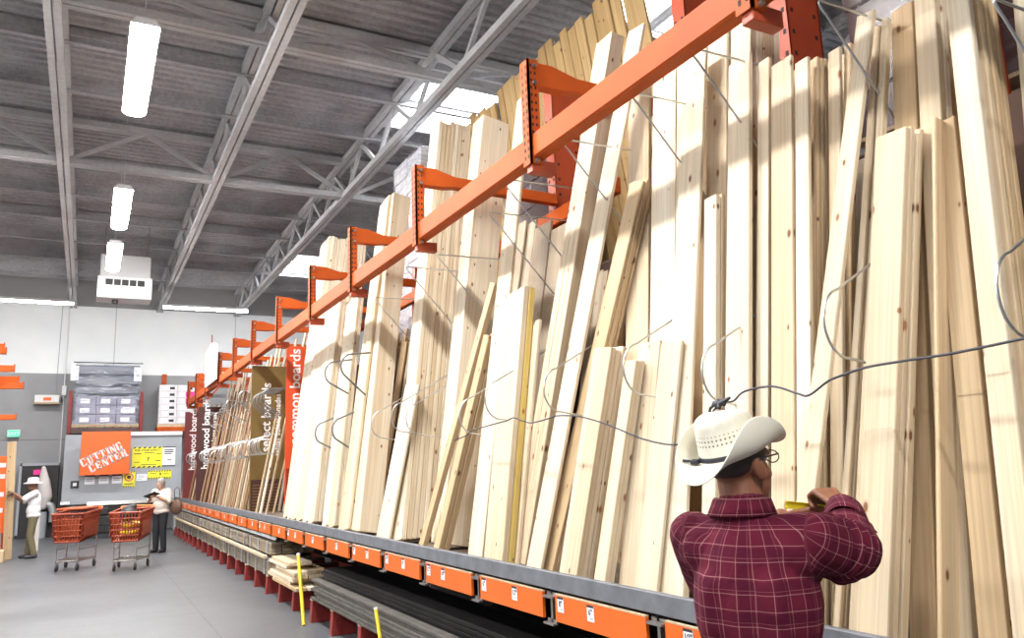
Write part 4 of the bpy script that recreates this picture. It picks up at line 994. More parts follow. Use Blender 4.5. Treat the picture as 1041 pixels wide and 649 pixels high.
# orange arms of the rack across the aisle
t = thing('cantilever_rack', 'orange rack across the aisle with its arms reaching into view', 'rack', (-3.1, 20.4, 0))
for y in (-1.2, 1.2):
    p = MB(); p.box((-.12, y-.09, 0), (.12, y+.09, 6)); p.box((-.12, y-.09, 0), (1.0, y+.09, .2)); p.build('upright', M['orange_dark'], t, .006)
for x1, z0, z1, y in ((1.38, 4.50, 4.66, .0), (1.47, 4.36, 4.48, -.6), (1.62, 4.02, 4.15, -.3), (1.66, 3.83, 4.0, .5), (1.78, 3.70, 3.83, .2), (1.70, 3.0, 3.1, -.1)):
    p = MB(); p.prism([(-.1, z0-.06), (-.1, z1), (x1, z1), (x1, z0)], .12, Matrix(((1,0,0,0),(0,0,-1,y+.06),(0,1,0,0),(0,0,0,1)))); p.box((x1-.02, y-.075, z0-.01), (x1, y+.075, z1+.03)); p.build('arm', M['orange'], t, .004)
for z in (3.05, 3.9, 4.45):
    p = MB(); p.box((-.1, -1.2, z-.05), (-.02, 1.2, z+.05)); p.build('cross_rail', M['orange_dark'], t)
# boards held and leaning at the near side of that rack
o = board((-1.43, 21.0, .0), (-1.50, 21.02, 2.55), .17, .04, 'pine_tan'); o.rotation_euler.rotate_axis('Z', R(78)); tag(o, 'tan board held upright by the man in the white bucket hat', 'board')
t = thing('rack_end_panel', 'orange end panel with small stickers behind the man in the bucket hat', 'panel', (-1.75, 21.5, 0))
p = MB(); p.box((-.22, 0, .55), (.22, .05, 2.25)); p.build('panel_sheet', M['sign_cut'], t, .006)
p = MB(); p.box((-.22, .01, 0), (-.15, .05, .56)); p.box((.15, .01, 0), (.22, .05, .56)); p.build('panel_foot', M['orange_dark'], t)
p = MB()
for z in (1.0, 1.35, 1.75, 2.0): p.box((-.04, -.006, z), (.14, 0, z+.10))
p.build('sticker', M['paper'], t)
o = board((-1.60, 20.55, .26), (-1.72, 20.6, 1.72), .14, .02, 'pine', name='pine_board'); o.rotation_euler.rotate_axis('Z', R(85)); tag(o, 'short pale board leaning beside the man in the bucket hat', 'board')
p = MB(); p.box((-1.9, 20.3, 0), (-1.45, 20.8, .25)); tag(p.build('wood_crate', M['carton'], None, .01), 'low box on the floor under the short pale board', 'box')
p = MB(); p.box((-1.10, 22.6, .0), (-.92, 22.75, 1.15)); tag(p.build('paper_sack', M['bagcloth'], None, .02), 'white sack standing between the tan board and the dust collector', 'sack')
# low dark machine behind the carts
t = thing('tool_cart', 'dark tool cart with an orange top between the shopping carts', 'cart', (.35, 26.2, 0))
p = MB(); p.box((-.75, -.3, .35), (.75, .3, .62)); p.build('tray', M['dark'], t, .02)
for x in (-.6, .6):
    p = MB(); p.cyl((x, -.2, .1), (x, -.2, .4), .03, 8); p.cyl((x, -.22, .1), (x, -.17, .1), .1, 14); p.build('wheel', M['rubber'], t)
    p = MB(); p.cyl((x, .2, .1), (x, .2, .4), .03, 8); p.cyl((x, .17, .1), (x, .22, .1), .1, 14); p.build('wheel', M['rubber'], t)
p = MB(); p.box((-.3, -.2, .62), (.3, .2, .86)); p.build('motor_case', M['dark'], t, .05)
# shopping carts
def shopping_cart(name, label, loc, rz, extra):
    t = thing(name, label, 'shopping cart', loc, rz, 'orange shopping carts')
    def wallgrid(c, nu, nv, wr=.011):
        p = MB(); a, b, cc, d = [Vector(v) for v in c]
        for i in range(nu+1):
            u = i/nu; p.tube([a.lerp(b, u), d.lerp(cc, u)], wr, 5)
        for j in range(nv+1):
            v_ = j/nv; p.tube([a.lerp(d, v_), b.lerp(cc, v_)], wr if j not in (0, nv) else .018, 5)
        return p
    T = [(-.46, -.28, .98), (.44, -.31, 1.02), (.44, .31, 1.02), (-.46, .28, .98)]; Bt = [(-.40, -.22, .50), (.36, -.25, .56), (.36, .25, .56), (-.40, .22, .50)]
    for i, j, nu in ((0, 1, 16), (1, 2, 10), (2, 3, 16), (3, 0, 10)): wallgrid((Bt[i], Bt[j], T[j], T[i]), nu, 5).build('basket_side', M['cart_orange'], t)
    p = wallgrid((Bt[0], Bt[1], Bt[2], Bt[3]), 12, 8); p.build('basket_floor', M['cart_orange'], t)
    for (a, b) in (((-.43, -.285, .70), (.42, -.30, .90)), ((-.43, .275, .70), (.42, .295, .90))): 
        y = a[1]; p = MB(); p.box((a[0]+.05, y-.006, .58), (b[0]-.05, y+.006, .82)); p.build('side_panel', M['cart_orange'], t)
    p = MB(); p.tube([(.44, -.31, 1.0), (.54, -.30, 1.05), (.56, 0, 1.06), (.54, .30, 1.05), (.44, .31, 1.0)], .02, 8); p.build('handle', M['sign_cut'], t)
    p = MB()
    for s in (-1, 1):
        p.tube([(.44, .28*s, 1.0), (.40, .27*s, .55), (.38, .27*s, .16)], .014, 8); p.tube([(-.38, .20*s, .52), (-.36, .19*s, .16)], .014, 8); p.tube([(.38, .27*s, .17), (-.36, .19*s, .17)], .014, 8)
        p.tube([(.39, .27*s, .36), (-.37, .20*s, .36)], .009, 6)
    p.tube([(.38, -.27, .17), (.38, .27, .17)], .014, 8); p.tube([(-.36, -.19, .17), (-.36, .19, .17)], .014, 8)
    p.build('frame', M['steel'], t)
    p = MB()
    for k in range(9): y = -.20+.05*k; p.tube([(.38, y*1.25, .185), (-.36, y*.9, .185)], .006, 5)
    p.build('lower_tray', M['steel'], t)
    for x, y in ((.36, .26), (.36, -.26), (-.34, .18), (-.34, -.18)):
        p = MB(); p.box((x-.02, y-.022, .09), (x+.02, y-.016, .17)); p.box((x-.02, y+.016, .09), (x+.02, y+.022, .17)); p.box((x-.025, y-.022, .155), (x+.025, y+.022, .17)); o = p.build('caster', M['steel'], t)
        p = MB(); p.cyl((x, y-.015, .064), (x, y+.015, .064), .063, 16); p.build('wheel', M['rubber'], o)
    t.scale = (.98, .98, 1.06)
    return t
def at(t, p): return t.matrix_basis @ Vector(p)
bpy.context.view_layer.update()
c1 = shopping_cart('shopping_cart', 'orange shopping cart beside the man in the bucket hat, orange carton on it', (-.12, 17.75, 0), R(72), 0)
c2 = shopping_cart('shopping_cart', 'orange shopping cart beside the woman, yellow bags and a dark bag in it', (.80, 16.95, 0), R(75), 1)
bpy.context.view_layer.update()
p = MB(); p.box((-.22, -.17, 0), (.22, .17, .34)); p.mi = 1; p.box((-.17, -.173, .1), (.17, -.169, .24)); o = p.build('cardboard_carton', [M['bright_orange'], M['red']], None, .01, at(c1, (.06, .05, .575))); o.rotation_euler.z = R(72)
tag(o, 'bright orange carton inside the cart beside the man in the bucket hat', 'carton')
p = MB(); p.box((-.36, -.26, 0), (.36, .26, .03)); o = p.build('orange_board', M['bright_orange'], None, .006, at(c1, (.06, 0, 1.048))); o.rotation_euler.z = R(72); tag(o, 'flat orange sheet laid across the top of the cart near the bucket-hat man', 'sheet')
for i, (x, z, lab) in enumerate(((.0, .575, 'lower yellow bag lying in the cart beside the woman'), (.04, .70, 'upper yellow bag lying in the cart beside the woman'))):
    p = MB(); ellipsoid(p, (0, 0, .062), (.32, .19, .06)); ellipsoid(p, (.02, 0, .062), (.29, .20, .055))
    o = link('yellow_bag', remeshed('yellow_bag', p, .015, 2, [M['yellow']]), None, at(c2, (x-.03, 0, z))); o.rotation_euler.z = R(75); tag(o, lab, 'bag')
p = MB(); ellipsoid(p, (0, 0, .10), (.16, .15, .13)); capsule(p, (-.06, 0, .2), (.08, 0, .24), .06, .05)
o = link('dark_bag', remeshed('dark_bag', p, .015, 2, [M['dark']]), None, at(c2, (-.18, 0, .845))); tag(o, 'dark bag on top of the yellow bags in the cart beside the woman', 'bag')
# ================================================================== people
def set_uv(me, fn):
    at = me.attributes.new('cloth', 'FLOAT_VECTOR', 'POINT')
    for i, v in enumerate(me.vertices): at.data[i].vector = fn(v.co)
def plaid():
    m, nt, b = nmat('dark red plaid cloth'); b.inputs['Roughness'].default_value = .85; b.inputs['Specular IOR Level'].default_value = .15
    a = N(nt, 'ShaderNodeAttribute'); a.attribute_name = 'cloth'
    sp = N(nt, 'ShaderNodeSeparateXYZ'); nt.links.new(a.outputs['Vector'], sp.inputs[0])
    nz = N(nt, 'ShaderNodeTexNoise', Scale=5., Detail=3.); nt.links.new(a.outputs['Vector'], nz.inputs['Vector'])
    base = ramp(nt, nz.outputs[0], [(.3, (.080, .006, .018)), (.7, (.115, .010, .026))])
    c = base.outputs[0]
    def lines(ax, per, w, off):
        d = mathn(nt, 'PINGPONG', mathn(nt, 'ADD', sp.outputs[ax], off+10.), per/2)
        return mathn(nt, 'LESS_THAN', d, w)
    for ax in (0, 1):
        c = mixc(nt, mathn(nt, 'MULTIPLY', lines(ax, .080, .014, .020), .38), c, (.052, .004, .018))
        c = mixc(nt, mathn(nt, 'MULTIPLY', lines(ax, .040, .0010, .0), .34), c, (.55, .30, .30))
        c = mixc(nt, mathn(nt, 'MULTIPLY', lines(ax, .080, .0009, .030), .22), c, (.50, .18, .20))
    nt.links.new(c, b.inputs['Base Color'])
    tc = N(nt, 'ShaderNodeTexCoord')
    n2 = N(nt, 'ShaderNodeTexNoise', Scale=9., Detail=3., Distortion=.6); nt.links.new(tc.outputs['Object'], n2.inputs['Vector'])
    n3 = N(nt, 'ShaderNodeTexNoise', Scale=420., Detail=2.); nt.links.new(tc.outputs['Object'], n3.inputs['Vector'])
    h = mathn(nt, 'ADD', n2.outputs[0], mathn(nt, 'MULTIPLY', n3.outputs[0], .05))
    bp = N(nt, 'ShaderNodeBump', Strength=.55, Distance=.035); nt.links.new(h, bp.inputs['Height']); nt.links.new(bp.outputs[0], b.inputs['Normal'])
    return m
M['plaid'] = plaid()
def straw():
    m, nt, b = nmat('woven straw'); b.inputs['Roughness'].default_value = .7
    a = N(nt, 'ShaderNodeAttribute'); a.attribute_name = 'weave'
    sp = N(nt, 'ShaderNodeSeparateXYZ'); nt.links.new(a.outputs['Vector'], sp.inputs[0])
    # open diamond vents in a band round the crown: x = angle*radius, y = height, z = 1 on the crown wall
    u = mathn(nt, 'PINGPONG', mathn(nt, 'ADD', sp.outputs[0], 5.), .0065); v = mathn(nt, 'PINGPONG', mathn(nt, 'ADD', sp.outputs[1], 5.), .0065)
    dia = mathn(nt, 'GREATER_THAN', mathn(nt, 'ADD', u, v), .0092)
    band = mathn(nt, 'MULTIPLY', mathn(nt, 'GREATER_THAN', sp.outputs[1], .046), mathn(nt, 'LESS_THAN', sp.outputs[1], .076))
    k = mathn(nt, 'MULTIPLY', mathn(nt, 'MULTIPLY', dia, band), sp.outputs[2])
    nz = N(nt, 'ShaderNodeTexNoise', Scale=30., Detail=4.); nt.links.new(a.outputs['Vector'], nz.inputs['Vector'])
    base = ramp(nt, nz.outputs[0], [(.3, (.70, .66, .54)), (.7, (.80, .77, .67))])
    c = mixc(nt, mathn(nt, 'MULTIPLY', k, .85), base.outputs[0], (.10, .075, .045))
    nt.links.new(c, b.inputs['Base Color'])
    w = N(nt, 'ShaderNodeTexChecker', Scale=260.); nt.links.new(a.outputs['Vector'], w.inputs['Vector'])
    bp = N(nt, 'ShaderNodeBump', Strength=.25, Distance=.002); nt.links.new(w.outputs['Fac'], bp.inputs['Height']); nt.links.new(bp.outputs[0], b.inputs['Normal'])
    return m
M['straw'] = straw()
def cowboy_hat(parent):
    """origin at the head opening; x to the front"""
    n = 72; rows = []; A, B_ = .102, .084
    def head(t, k=1.): return Vector((A*k*math.cos(t), B_*k*math.sin(t), 0))
    brimw = .076
    for s in [1., .96, .85, .7, .55, .4, .25, .1, 0.]:
        row = []
        for j in range(n):
            t = 2*math.pi*j/n; p = head(t)+Vector((math.cos(t)*1.06, math.sin(t), 0))*brimw*s
            lift = .098*(abs(math.sin(t))**2.2)*s**1.7; dip = -.030*(math.cos(t)**2)*s**1.5
            inn = 1-.34*(abs(math.sin(t))**2)*s**2
            row.append((Vector((p.x, p.y*inn, lift+dip)), 0., 0.))
        rows.append(row)
    Hc = .118
    for f in [.06, .15, .25, .35, .45, .55, .65, .75, .83, .90, .95, .985, 1.0]:
        row = []
        for j in range(n):
            t = 2*math.pi*j/n; k = 1-.16*f; k *= (1-max(0, f-.82)**2*9.) ; k = max(k, .42)
            p = head(t, k); z = Hc*min(1, f*1.05)
            front = max(0, math.cos(t))
            if f > .5: p.y *= 1-.34*front**1.5*(f-.5)/.5
            z -= .012*front*f; z += .004*abs(math.sin(t))*f
            row.append((Vector((p.x, p.y, z)), t*.09, z)); 
        rows.append(row)
    for q_ in (.75, .5, .25, .02):
        row = []
        for j in range(n):
            t = 2*math.pi*j/n; base = rows[8+13][j][0] if 0 else rows[21][j][0]
            p = Vector((base.x*q_, base.y*q_, 0)); crease = .034*math.exp(-(p.y/.020)**2)*(1 if 1 else 0)
            z = base.z+.006*(1-q_)-crease*(1-q_**3)
            row.append((Vector((p.x, p.y, z)), 0., .1))
        rows.append(row)
    vs = []; at_ = []
    for i, row in enumerate(rows):
        for p, u, v in row: vs.append(p); at_.append((u, v, 1. if 9 <= i <= 21 else 0.))
    fs = [(i*n+j, i*n+(j+1) % n, (i+1)*n+(j+1) % n, (i+1)*n+j) for i in range(len(rows)-1) for j in range(n)]
    fs.append(tuple((len(rows)-1)*n+j for j in range(n)))
    me = bpy.data.meshes.new('cowboy_hat'); me.from_pydata([tuple(v) for v in vs], [], fs)
    a = me.attributes.new('weave', 'FLOAT_VECTOR', 'POINT')
    for i, u in enumerate(at_): a.data[i].vector = u
    me.materials.append(M['straw'])
    for p in me.polygons: p.use_smooth = True
    o = link('cowboy_hat', me, parent)
    s = o.modifiers.new('thick', 'SOLIDIFY'); s.thickness = .004; s.offset = 0
    s = o.modifiers.new('sub', 'SUBSURF'); s.levels = 1; s.render_levels = 1
    mb = MB(); vs = []
    for (k, z) in ((1.012, .004), (1.012, .019), (.96, .019), (.96, .004)):
        for j in range(n): vs.append(head(2*math.pi*j/n, k)+Vector((0, 0, z)))
    mb.add(vs, [((i % 4)*n+j, (i % 4)*n+(j+1) % n, ((i+1) % 4)*n+(j+1) % n, ((i+1) % 4)*n+j) for i in range(4) for j in range(n)], True)
    b = mb.build('hat_band', M['ink'], o)
    mb = MB(); mb.box((-.11, .035, .006), (-.095, .062, .018)); mb.tube([(-.10, .06, .012), (-.112, .085, .02)], .004, 6); mb.build('band_bow', M['ink'], o)
    return o
# ---- the shopper
PH = R(24); base = Vector((1.645, 1.700, 0))
fw = Vector((math.cos(PH), math.sin(PH), 0)); lf = Vector((-math.sin(PH), math.cos(PH), 0))
def L(p): d = Vector(p)-base; return Vector((d.dot(fw), d.dot(lf), d.z))     # world -> the person's own frame
man = thing('person', 'person in a cowboy hat and dark red plaid shirt measuring a board with a tape', 'person', base, PH)
HZ = 1.635
def fingers(mb, wrist, palm_dir, back, side, curls, scale=1., thumb=True, spread=.0):
    """a hand: palm from wrist along palm_dir, back = normal out of the back of the hand, side = towards the little finger"""
    pd, bk, sd = Vector(palm_dir).normalized(), Vector(back).normalized(), Vector(side).normalized()
    bk = (bk-pd*bk.dot(pd)).normalized(); sd = (sd-pd*sd.dot(pd)-bk*sd.dot(bk)).normalized()
    w = Vector(wrist)
    for k in (-.028, -.010, .010, .026): capsule(mb, w+sd*k*.7*scale+pd*.004, w+(pd*.080+sd*k*1.15)*scale, .0150*scale, .0135*scale, 12, (bk, .85))
    lens = [(.043, .026, .020), (.047, .030, .022), (.043, .028, .021), (.034, .021, .019)]
    for i in range(4):
        k = (-.033, -.011, .011, .031)[i]*scale; p = w+pd*.084*scale+sd*k; ang = 0.; r = .0096*scale
        for j in range(3):
            ang += curls[i][j]; d = pd*math.cos(ang)-bk*math.sin(ang)+sd*spread*(i-1.5)
            q_ = p+d.normalized()*lens[i][j]*scale; capsule(mb, p, q_, r, r*.90, 10); p = q_; r *= .92
    if thumb:
        p = w+pd*.022*scale-sd*.030*scale; d1 = (pd*.60-sd*.62-bk*.45).normalized(); q_ = p+d1*.045*scale; capsule(mb, p, q_, .0145*scale, .0115*scale, 10)
        d2 = (pd*.85-sd*.05-bk*.60).normalized(); r_ = q_+d2*.032*scale; capsule(mb, q_, r_, .0112*scale, .0105*scale, 10); d3 = (pd*.75+sd*.25-bk*.6).normalized(); capsule(mb, r_, r_+d3*.026*scale, .0105*scale, .0085*scale, 10)
SR, SL = Vector((0, -.172, 1.462)), Vector((0, .175, 1.455))
ER, WR = L((1.866, 1.560, 1.415)), L((2.012, 1.692, 1.516))
EL, WL = Vector((.17, .22, 1.30)), L((1.945, 1.875, 1.480))
mb = MB()
main = mb; mb = MB()
# head: skull, jaw, nose, ears, neck
hx = .025
ellipsoid(mb, (hx, 0, HZ+.045), (.097, .076, .098)); ellipsoid(mb, (hx+.028, 0, HZ-.035), (.066, .060, .080)); ellipsoid(mb, (hx+.055, 0, HZ-.085), (.034, .034, .030))
capsule(mb, (hx+.088, 0, HZ+.028), (hx+.106, 0, HZ-.012), .010, .0155, 12); ellipsoid(mb, (hx+.098, .013, HZ-.016), (.012, .009, .009)); ellipsoid(mb, (hx+.098, -.013, HZ-.016), (.012, .009, .009))
capsule(mb, (hx+.084, -.020, HZ-.050), (hx+.084, .020, HZ-.050), .010, .010, 10); capsule(mb, (hx+.082, -.018, HZ-.062), (hx+.082, .018, HZ-.062), .010, .010, 10)
capsule(mb, (hx+.078, -.045, HZ+.035), (hx+.084, 0, HZ+.033), .010, .012, 10); capsule(mb, (hx+.078, .045, HZ+.035), (hx+.084, 0, HZ+.033), .010, .012, 10)
for s in (-1, 1):
    ellipsoid(mb, (hx+.050, .042*s, HZ-.022), (.030, .020, .024))
    ellipsoid(mb, (hx-.005, .078*s, HZ+.002), (.020, .010, .033), Matrix.Rotation(R(-18), 3, 'Y') @ Matrix.Rotation(R(14*s), 3, 'Z'))
    ellipsoid(mb, (hx+.004, .079*s, HZ-.020), (.010, .008, .013))
HM = Matrix.Translation((0, .03, HZ-.07)) @ Matrix.Rotation(R(HEAD[0]), 4, 'Z') @ Matrix.Rotation(R(HEAD[1]), 4, 'Y') @ Matrix.Translation((0, 0, -(HZ-.07)))
mb.v = [tuple(HM @ Vector(v)) for v in mb.v]; main.add(mb.v, mb.f, True); mb = main
capsule(mb, (-.012, 0, 1.42), (.008, .03, HZ-.02), .063, .058)
# trunk and legs
ellipsoid(mb, (0, 0, 1.28), (.105, .155, .20)); ellipsoid(mb, (.01, 0, 1.04), (.105, .145, .18)); ellipsoid(mb, (0, 0, .93), (.11, .155, .12))
for s in (-1, 1):
    capsule(mb, (0, .09*s, .90), (.012, .105*s, .50), .082, .056); capsule(mb, (.012, .105*s, .50), (-.02, .115*s, .09), .056, .040); capsule(mb, (-.04, .115*s, .045), (.13, .13*s, .035), .036, .030)
for S_, E_, W_ in ((SR, ER, WR), (SL, EL, WL)):
    capsule(mb, (0, S_.y*.55, 1.43), S_, .055, .052); capsule(mb, S_, E_, .050, .042); capsule(mb, E_, W_, .042, .029)
# right hand closed on the tape, left hand holding its end
pdR = L((2.045, 1.782, 1.548))-WR
fingers(mb, WR+pdR.normalized()*.012, pdR+Vector((0, .02, .03)), Vector((-.35, -.45, .85)), Vector((-.85, -.2, -.30)), [(.75, 1.15, .8), (.85, 1.2, .85), (.9, 1.2, .85), (.95, 1.2, .8)], 1.0)
pdL = Vector((.10, -.09, .03))
fingers(mb, WL, pdL, Vector((-.4, .5, .7)), Vector((.3, .5, -.7)), [(.5, .9, .6), (.55, .95, .6), (.6, 1., .6), (.65, 1., .6)], 1.0)
link('body', remeshed('body', mb, .0042, 2, [M['skin']]), man)
# hair under the hat
mb = MB(); ellipsoid(mb, (hx-.004, 0, HZ+.045), (.0985, .079, .080)); ellipsoid(mb, (hx-.032, 0, HZ+.020), (.064, .070, .045))
mb.v = [tuple(HM @ Vector(v)) for v in mb.v]
link('hair', remeshed('hair', mb, .006, 2, [M['hair']]), man)
# glasses
mb = MB()
for s in (-1, 1):
    mb.tube([(hx-.008, .083*s, HZ+.026), (hx+.03, .082*s, HZ+.030), (hx+.10, .066*s, HZ+.026)], .0028, 6)
    mb.tube([(hx+.108-.012*abs(math.cos(a))*0, .036*s+.024*math.cos(a), HZ+.018+.018*math.sin(a)) for a in [k*math.pi/8 for k in range(17)]], .002, 6)
mb.tube([(hx+.110, -.013, HZ+.022), (hx+.115, 0, HZ+.026), (hx+.110, .013, HZ+.022)], .002, 6)
mb.v = [tuple(HM @ Vector(v)) for v in mb.v]; mb.build('glasses', M['ink'], man)
# shirt
mb = MB()
ellipsoid(mb, (-.005, 0, 1.285), (.138, .178, .250)); ellipsoid(mb, (.012, 0, 1.06), (.140, .166, .25)); ellipsoid(mb, (.005, 0, .90), (.138, .172, .13))
capsule(mb, (-.012, -.13, 1.425), SR+Vector((.0, .01, -.012)), .082, .074); capsule(mb, (-.012, .13, 1.42), SL+Vector((0, -.01, -.012)), .082, .072)
capsule(mb, (-.014, 0, 1.44), SR+Vector((-.01, .03, .015)), .070, .052); capsule(mb, (-.014, 0, 1.44), SL+Vector((-.01, -.03, .012)), .070, .052)
capsule(mb, (-.012, 0, 1.45), (.002, .02, 1.53), .083, .073)
capsule(mb, (-.09, -.07, 1.33), (-.085, -.08, 1.22), .055, .05); capsule(mb, (-.09, .07, 1.33), (-.085, .08, 1.22), .055, .05)
mid = SR.lerp(ER, .55)+Vector((0, 0, -.012))
capsule(mb, SR+Vector((0, 0, -.01)), mid, .078, .084); capsule(mb, mid, ER+Vector((.0, 0, -.008)), .084, .082)
fr = ER.lerp(WR, .55); capsule(mb, ER+Vector((0, 0, -.008)), fr+Vector((0, 0, -.012)), .080, .064); capsule(mb, fr+Vector((0, 0, -.012)), WR-(WR-ER)*.22, .064, .054)
capsule(mb, ER+Vector((-.02, .02, -.05)), fr+Vector((0, 0, -.05)), .045, .034)
midL = SL.lerp(EL, .5); capsule(mb, SL, midL, .074, .072); capsule(mb, midL, EL, .072, .066); capsule(mb, EL, EL.lerp(WL, .85), .064, .050)
sh = remeshed('shirt', mb, .0075, 5, [M['plaid']], .5)
rnoise = random.Random(4)
def wr(v):
    return noise.noise(Vector((v.x*7, v.y*7, v.z*5)))*.007+noise.noise(Vector((v.x*15+4, v.y*15, v.z*6)))*.0035
nrm = [v.normal.copy() for v in sh.vertices]
def seg_d(p, a, b):
    ab = b-a; t = max(0, min(1, (p-a).dot(ab)/ab.length_squared)); return (p-a-ab*t).length, t
def cloth_uv(p):
    best = None
    if p.z < 1.15 and abs(p.y) < .2 and p.x < .17: pass
    for a, b, off, key in ((SR, ER, 0., 1), (ER, WR, .28, 1), (SL, EL, 0., 2), (EL, WL, .28, 2)):
        d, t = seg_d(p, a, b)
        if best is None or d < best[0]: best = (d, t, a, b, off, key)
    d, t, a, b, off, key = best
    body = abs(p.y) < .175 or p.z < 1.20 and abs(p.y) < .2
    if body and not (key == 1 and p.x > .13 and t > .3) and not (key == 2 and p.x > .15): 
        ang = math.atan2(p.y, -p.x-.01) if 0 else p.y+(.35 if p.x > .06 else 0)
        # wrap round the trunk: arc length
        th = math.atan2(p.y/.19, -p.x/.145); return Vector((th*.155, p.z-.02*abs(p.y), .0))
    ab = (b-a).normalized(); e1 = ab.orthogonal().normalized() if abs(ab.z) > .9 else Vector((0, 0, 1)); e1 = (e1-ab*e1.dot(ab)).normalized(); e2 = ab.cross(e1)
    r_ = p-a; th = math.atan2(r_.dot(e2), r_.dot(e1)); return Vector((th*.075, off+(p-a).dot(ab), 0))
set_uv(sh, cloth_uv)
for v, n_ in zip(sh.vertices, nrm):
    fold = 0.
    if v.co.z < 1.40 and v.co.x < .02: # vertical pleats down the back
        fold = .006*math.sin(v.co.y*46+1.2*math.sin(v.co.z*6))*min(1, (1.40-v.co.z)*5)*max(0, 1-abs(v.co.y)/.17)
    d, t = seg_d(v.co, SR, ER)
    if d < .11 and v.co.x > .03: fold += .006*math.sin(t*26+v.co.z*22)
    v.co += n_*(wr(v.co)+fold)
shirt = link('shirt', sh, man)
# collar, yoke seam and cuff
mb = MB(); n = 36; vs = []
for (r0, z, xo) in ((.080, 1.520, 0), (.076, 1.556, .004), (.081, 1.561, .004), (.098, 1.515, -.004)):
    for j in range(n):
        t = math.pi*(.25+1.5*j/(n-1)); vs.append(Vector((r0*math.cos(t)*1.0+xo+.004, r0*math.sin(t)*.98+.022, z-.012*max(0, math.cos(t-0)))))
mb.add(vs, [(i*n+j, i*n+j+1, (i+1)*n+j+1, (i+1)*n+j) for i in range(3) for j in range(n-1)], True)
me = mb.mesh('collar', [M['plaid']]); set_uv(me, lambda p: Vector((math.atan2(p.y, -p.x)*.09, p.z*1.0, 0)))
o = link('collar', me, shirt); s = o.modifiers.new('t', 'SOLIDIFY'); s.thickness = .004
cd = (WR-ER).normalized(); c0 = WR-(WR-ER)*.22; e1 = cd.orthogonal().normalized(); e2 = cd.cross(e1); n = 32; vs = []
for k, (off, r_) in enumerate(((-.055, .062), (-.02, .060), (.028, .053), (.028, .049), (-.02, .052))):
    for j in range(n):
        t = 2*math.pi*j/n; vs.append(c0+cd*off+(e1*math.cos(t)+e2*math.sin(t))*r_*(1+.05*math.sin(3*t)))
mb = MB(); mb.add(vs, [(i*n+j, i*n+(j+1) % n, (i+1)*n+(j+1) % n, (i+1)*n+j) for i in range(4) for j in range(n)], True)
me = mb.mesh('cuff', [M['plaid']]); set_uv(me, lambda p: Vector(((p-c0).dot(e1), (p-c0).dot(cd)+.31, 0))); link('cuff', me, shirt)
# loose cuff flap hanging open beyond the elbow side
fl = MB(); q0 = L((1.985, 1.628, 1.500)); f1 = Vector((.024, -.026, -.004)); f2 = Vector((.008, -.014, -.058))
vs = []
for i in range(7):
    for j in range(7):
        u, w_ = i/6, j/6; vs.append(q0+f1*u+f2*w_+Vector((.012*math.sin(u*3.1), .010*math.sin(w_*3+u), .012*math.sin(u*2.6))))
fl.add(vs, [(i*7+j, i*7+j+1, (i+1)*7+j+1, (i+1)*7+j) for i in range(6) for j in range(6)], True)
me = fl.mesh('cuff_flap', [M['plaid']]); set_uv(me, lambda p: Vector((p.y, p.z, 0))); o = link('cuff_flap', me, shirt); s = o.modifiers.new('t', 'SOLIDIFY'); s.thickness = .004
# trousers and shoes
mb = MB(); ellipsoid(mb, (0, 0, .94), (.125, .172, .13))
for s in (-1, 1): capsule(mb, (0, .092*s, .88), (.015, .108*s, .50), .098, .078); capsule(mb, (.015, .108*s, .50), (-.015, .117*s, .12), .078, .066)
tr = remeshed('trousers', mb, .010, 4, [M['denim']]); link('trousers', tr, man)
for s in (-1, 1):
    mb = MB(); capsule(mb, (-.055, .117*s, .048), (.14, .135*s, .042), .046, .042, 16); mb.box((-.10, .075*s-.0 if s > 0 else -.165, .0), (.18, .17 if s > 0 else -.075, .026))
    link('shoe', remeshed('shoe', mb, .008, 3, [M['shoe']]), man)
hat = cowboy_hat(man); hat.matrix_basis = HM @ Matrix.Translation((hx-.014, 0, HZ+.050)) @ Matrix.Rotation(R(HAT[1]), 4, 'Y') @ Matrix.Rotation(R(HAT[0]), 4, 'X')
# tape measure
t = thing('tape_measure', 'yellow tape measure blade held between the hands of the person in the cowboy hat', 'tape measure', (0, 0, 0))
a, b = Vector((1.985, 1.850, 1.516)), Vector((2.075, 1.790, 1.500))
mb = MB(); d = (b-a).normalized(); up = Vector((-.30, -.25, .92)); sd_ = d.cross(up).normalized(); up = sd_.cross(d); n = 8; vs = []
for k in range(10):
    for j in range(n+1):
        u = j/n-.5; c_ = a-d*.03+(b-a+d*.03)*k/9; vs.append(c_+up*u*.026+sd_*(-.003*(1-4*u*u)))
mb.add(vs, [(k*(n+1)+j, k*(n+1)+j+1, (k+1)*(n+1)+j+1, (k+1)*(n+1)+j) for k in range(9) for j in range(n)], True)
o = mb.build('blade', M['tape_yellow'], t); s = o.modifiers.new('t', 'SOLIDIFY'); s.thickness = .0006
mb = MB(); c_ = b+d*.03; mb.box((-.032, -.018, -.032), (.032, .018, .032), basis(c_, d, up)); mb.build('case', M['tape_yellow'], t, .010)
mb = MB(); c_ = (a+b)/2-up*.022; mb.box((-.010, -.008, -.006), (.012, .010, .006), basis(c_, d, up)); mb.build('hook', M['chrome'], t, .002)
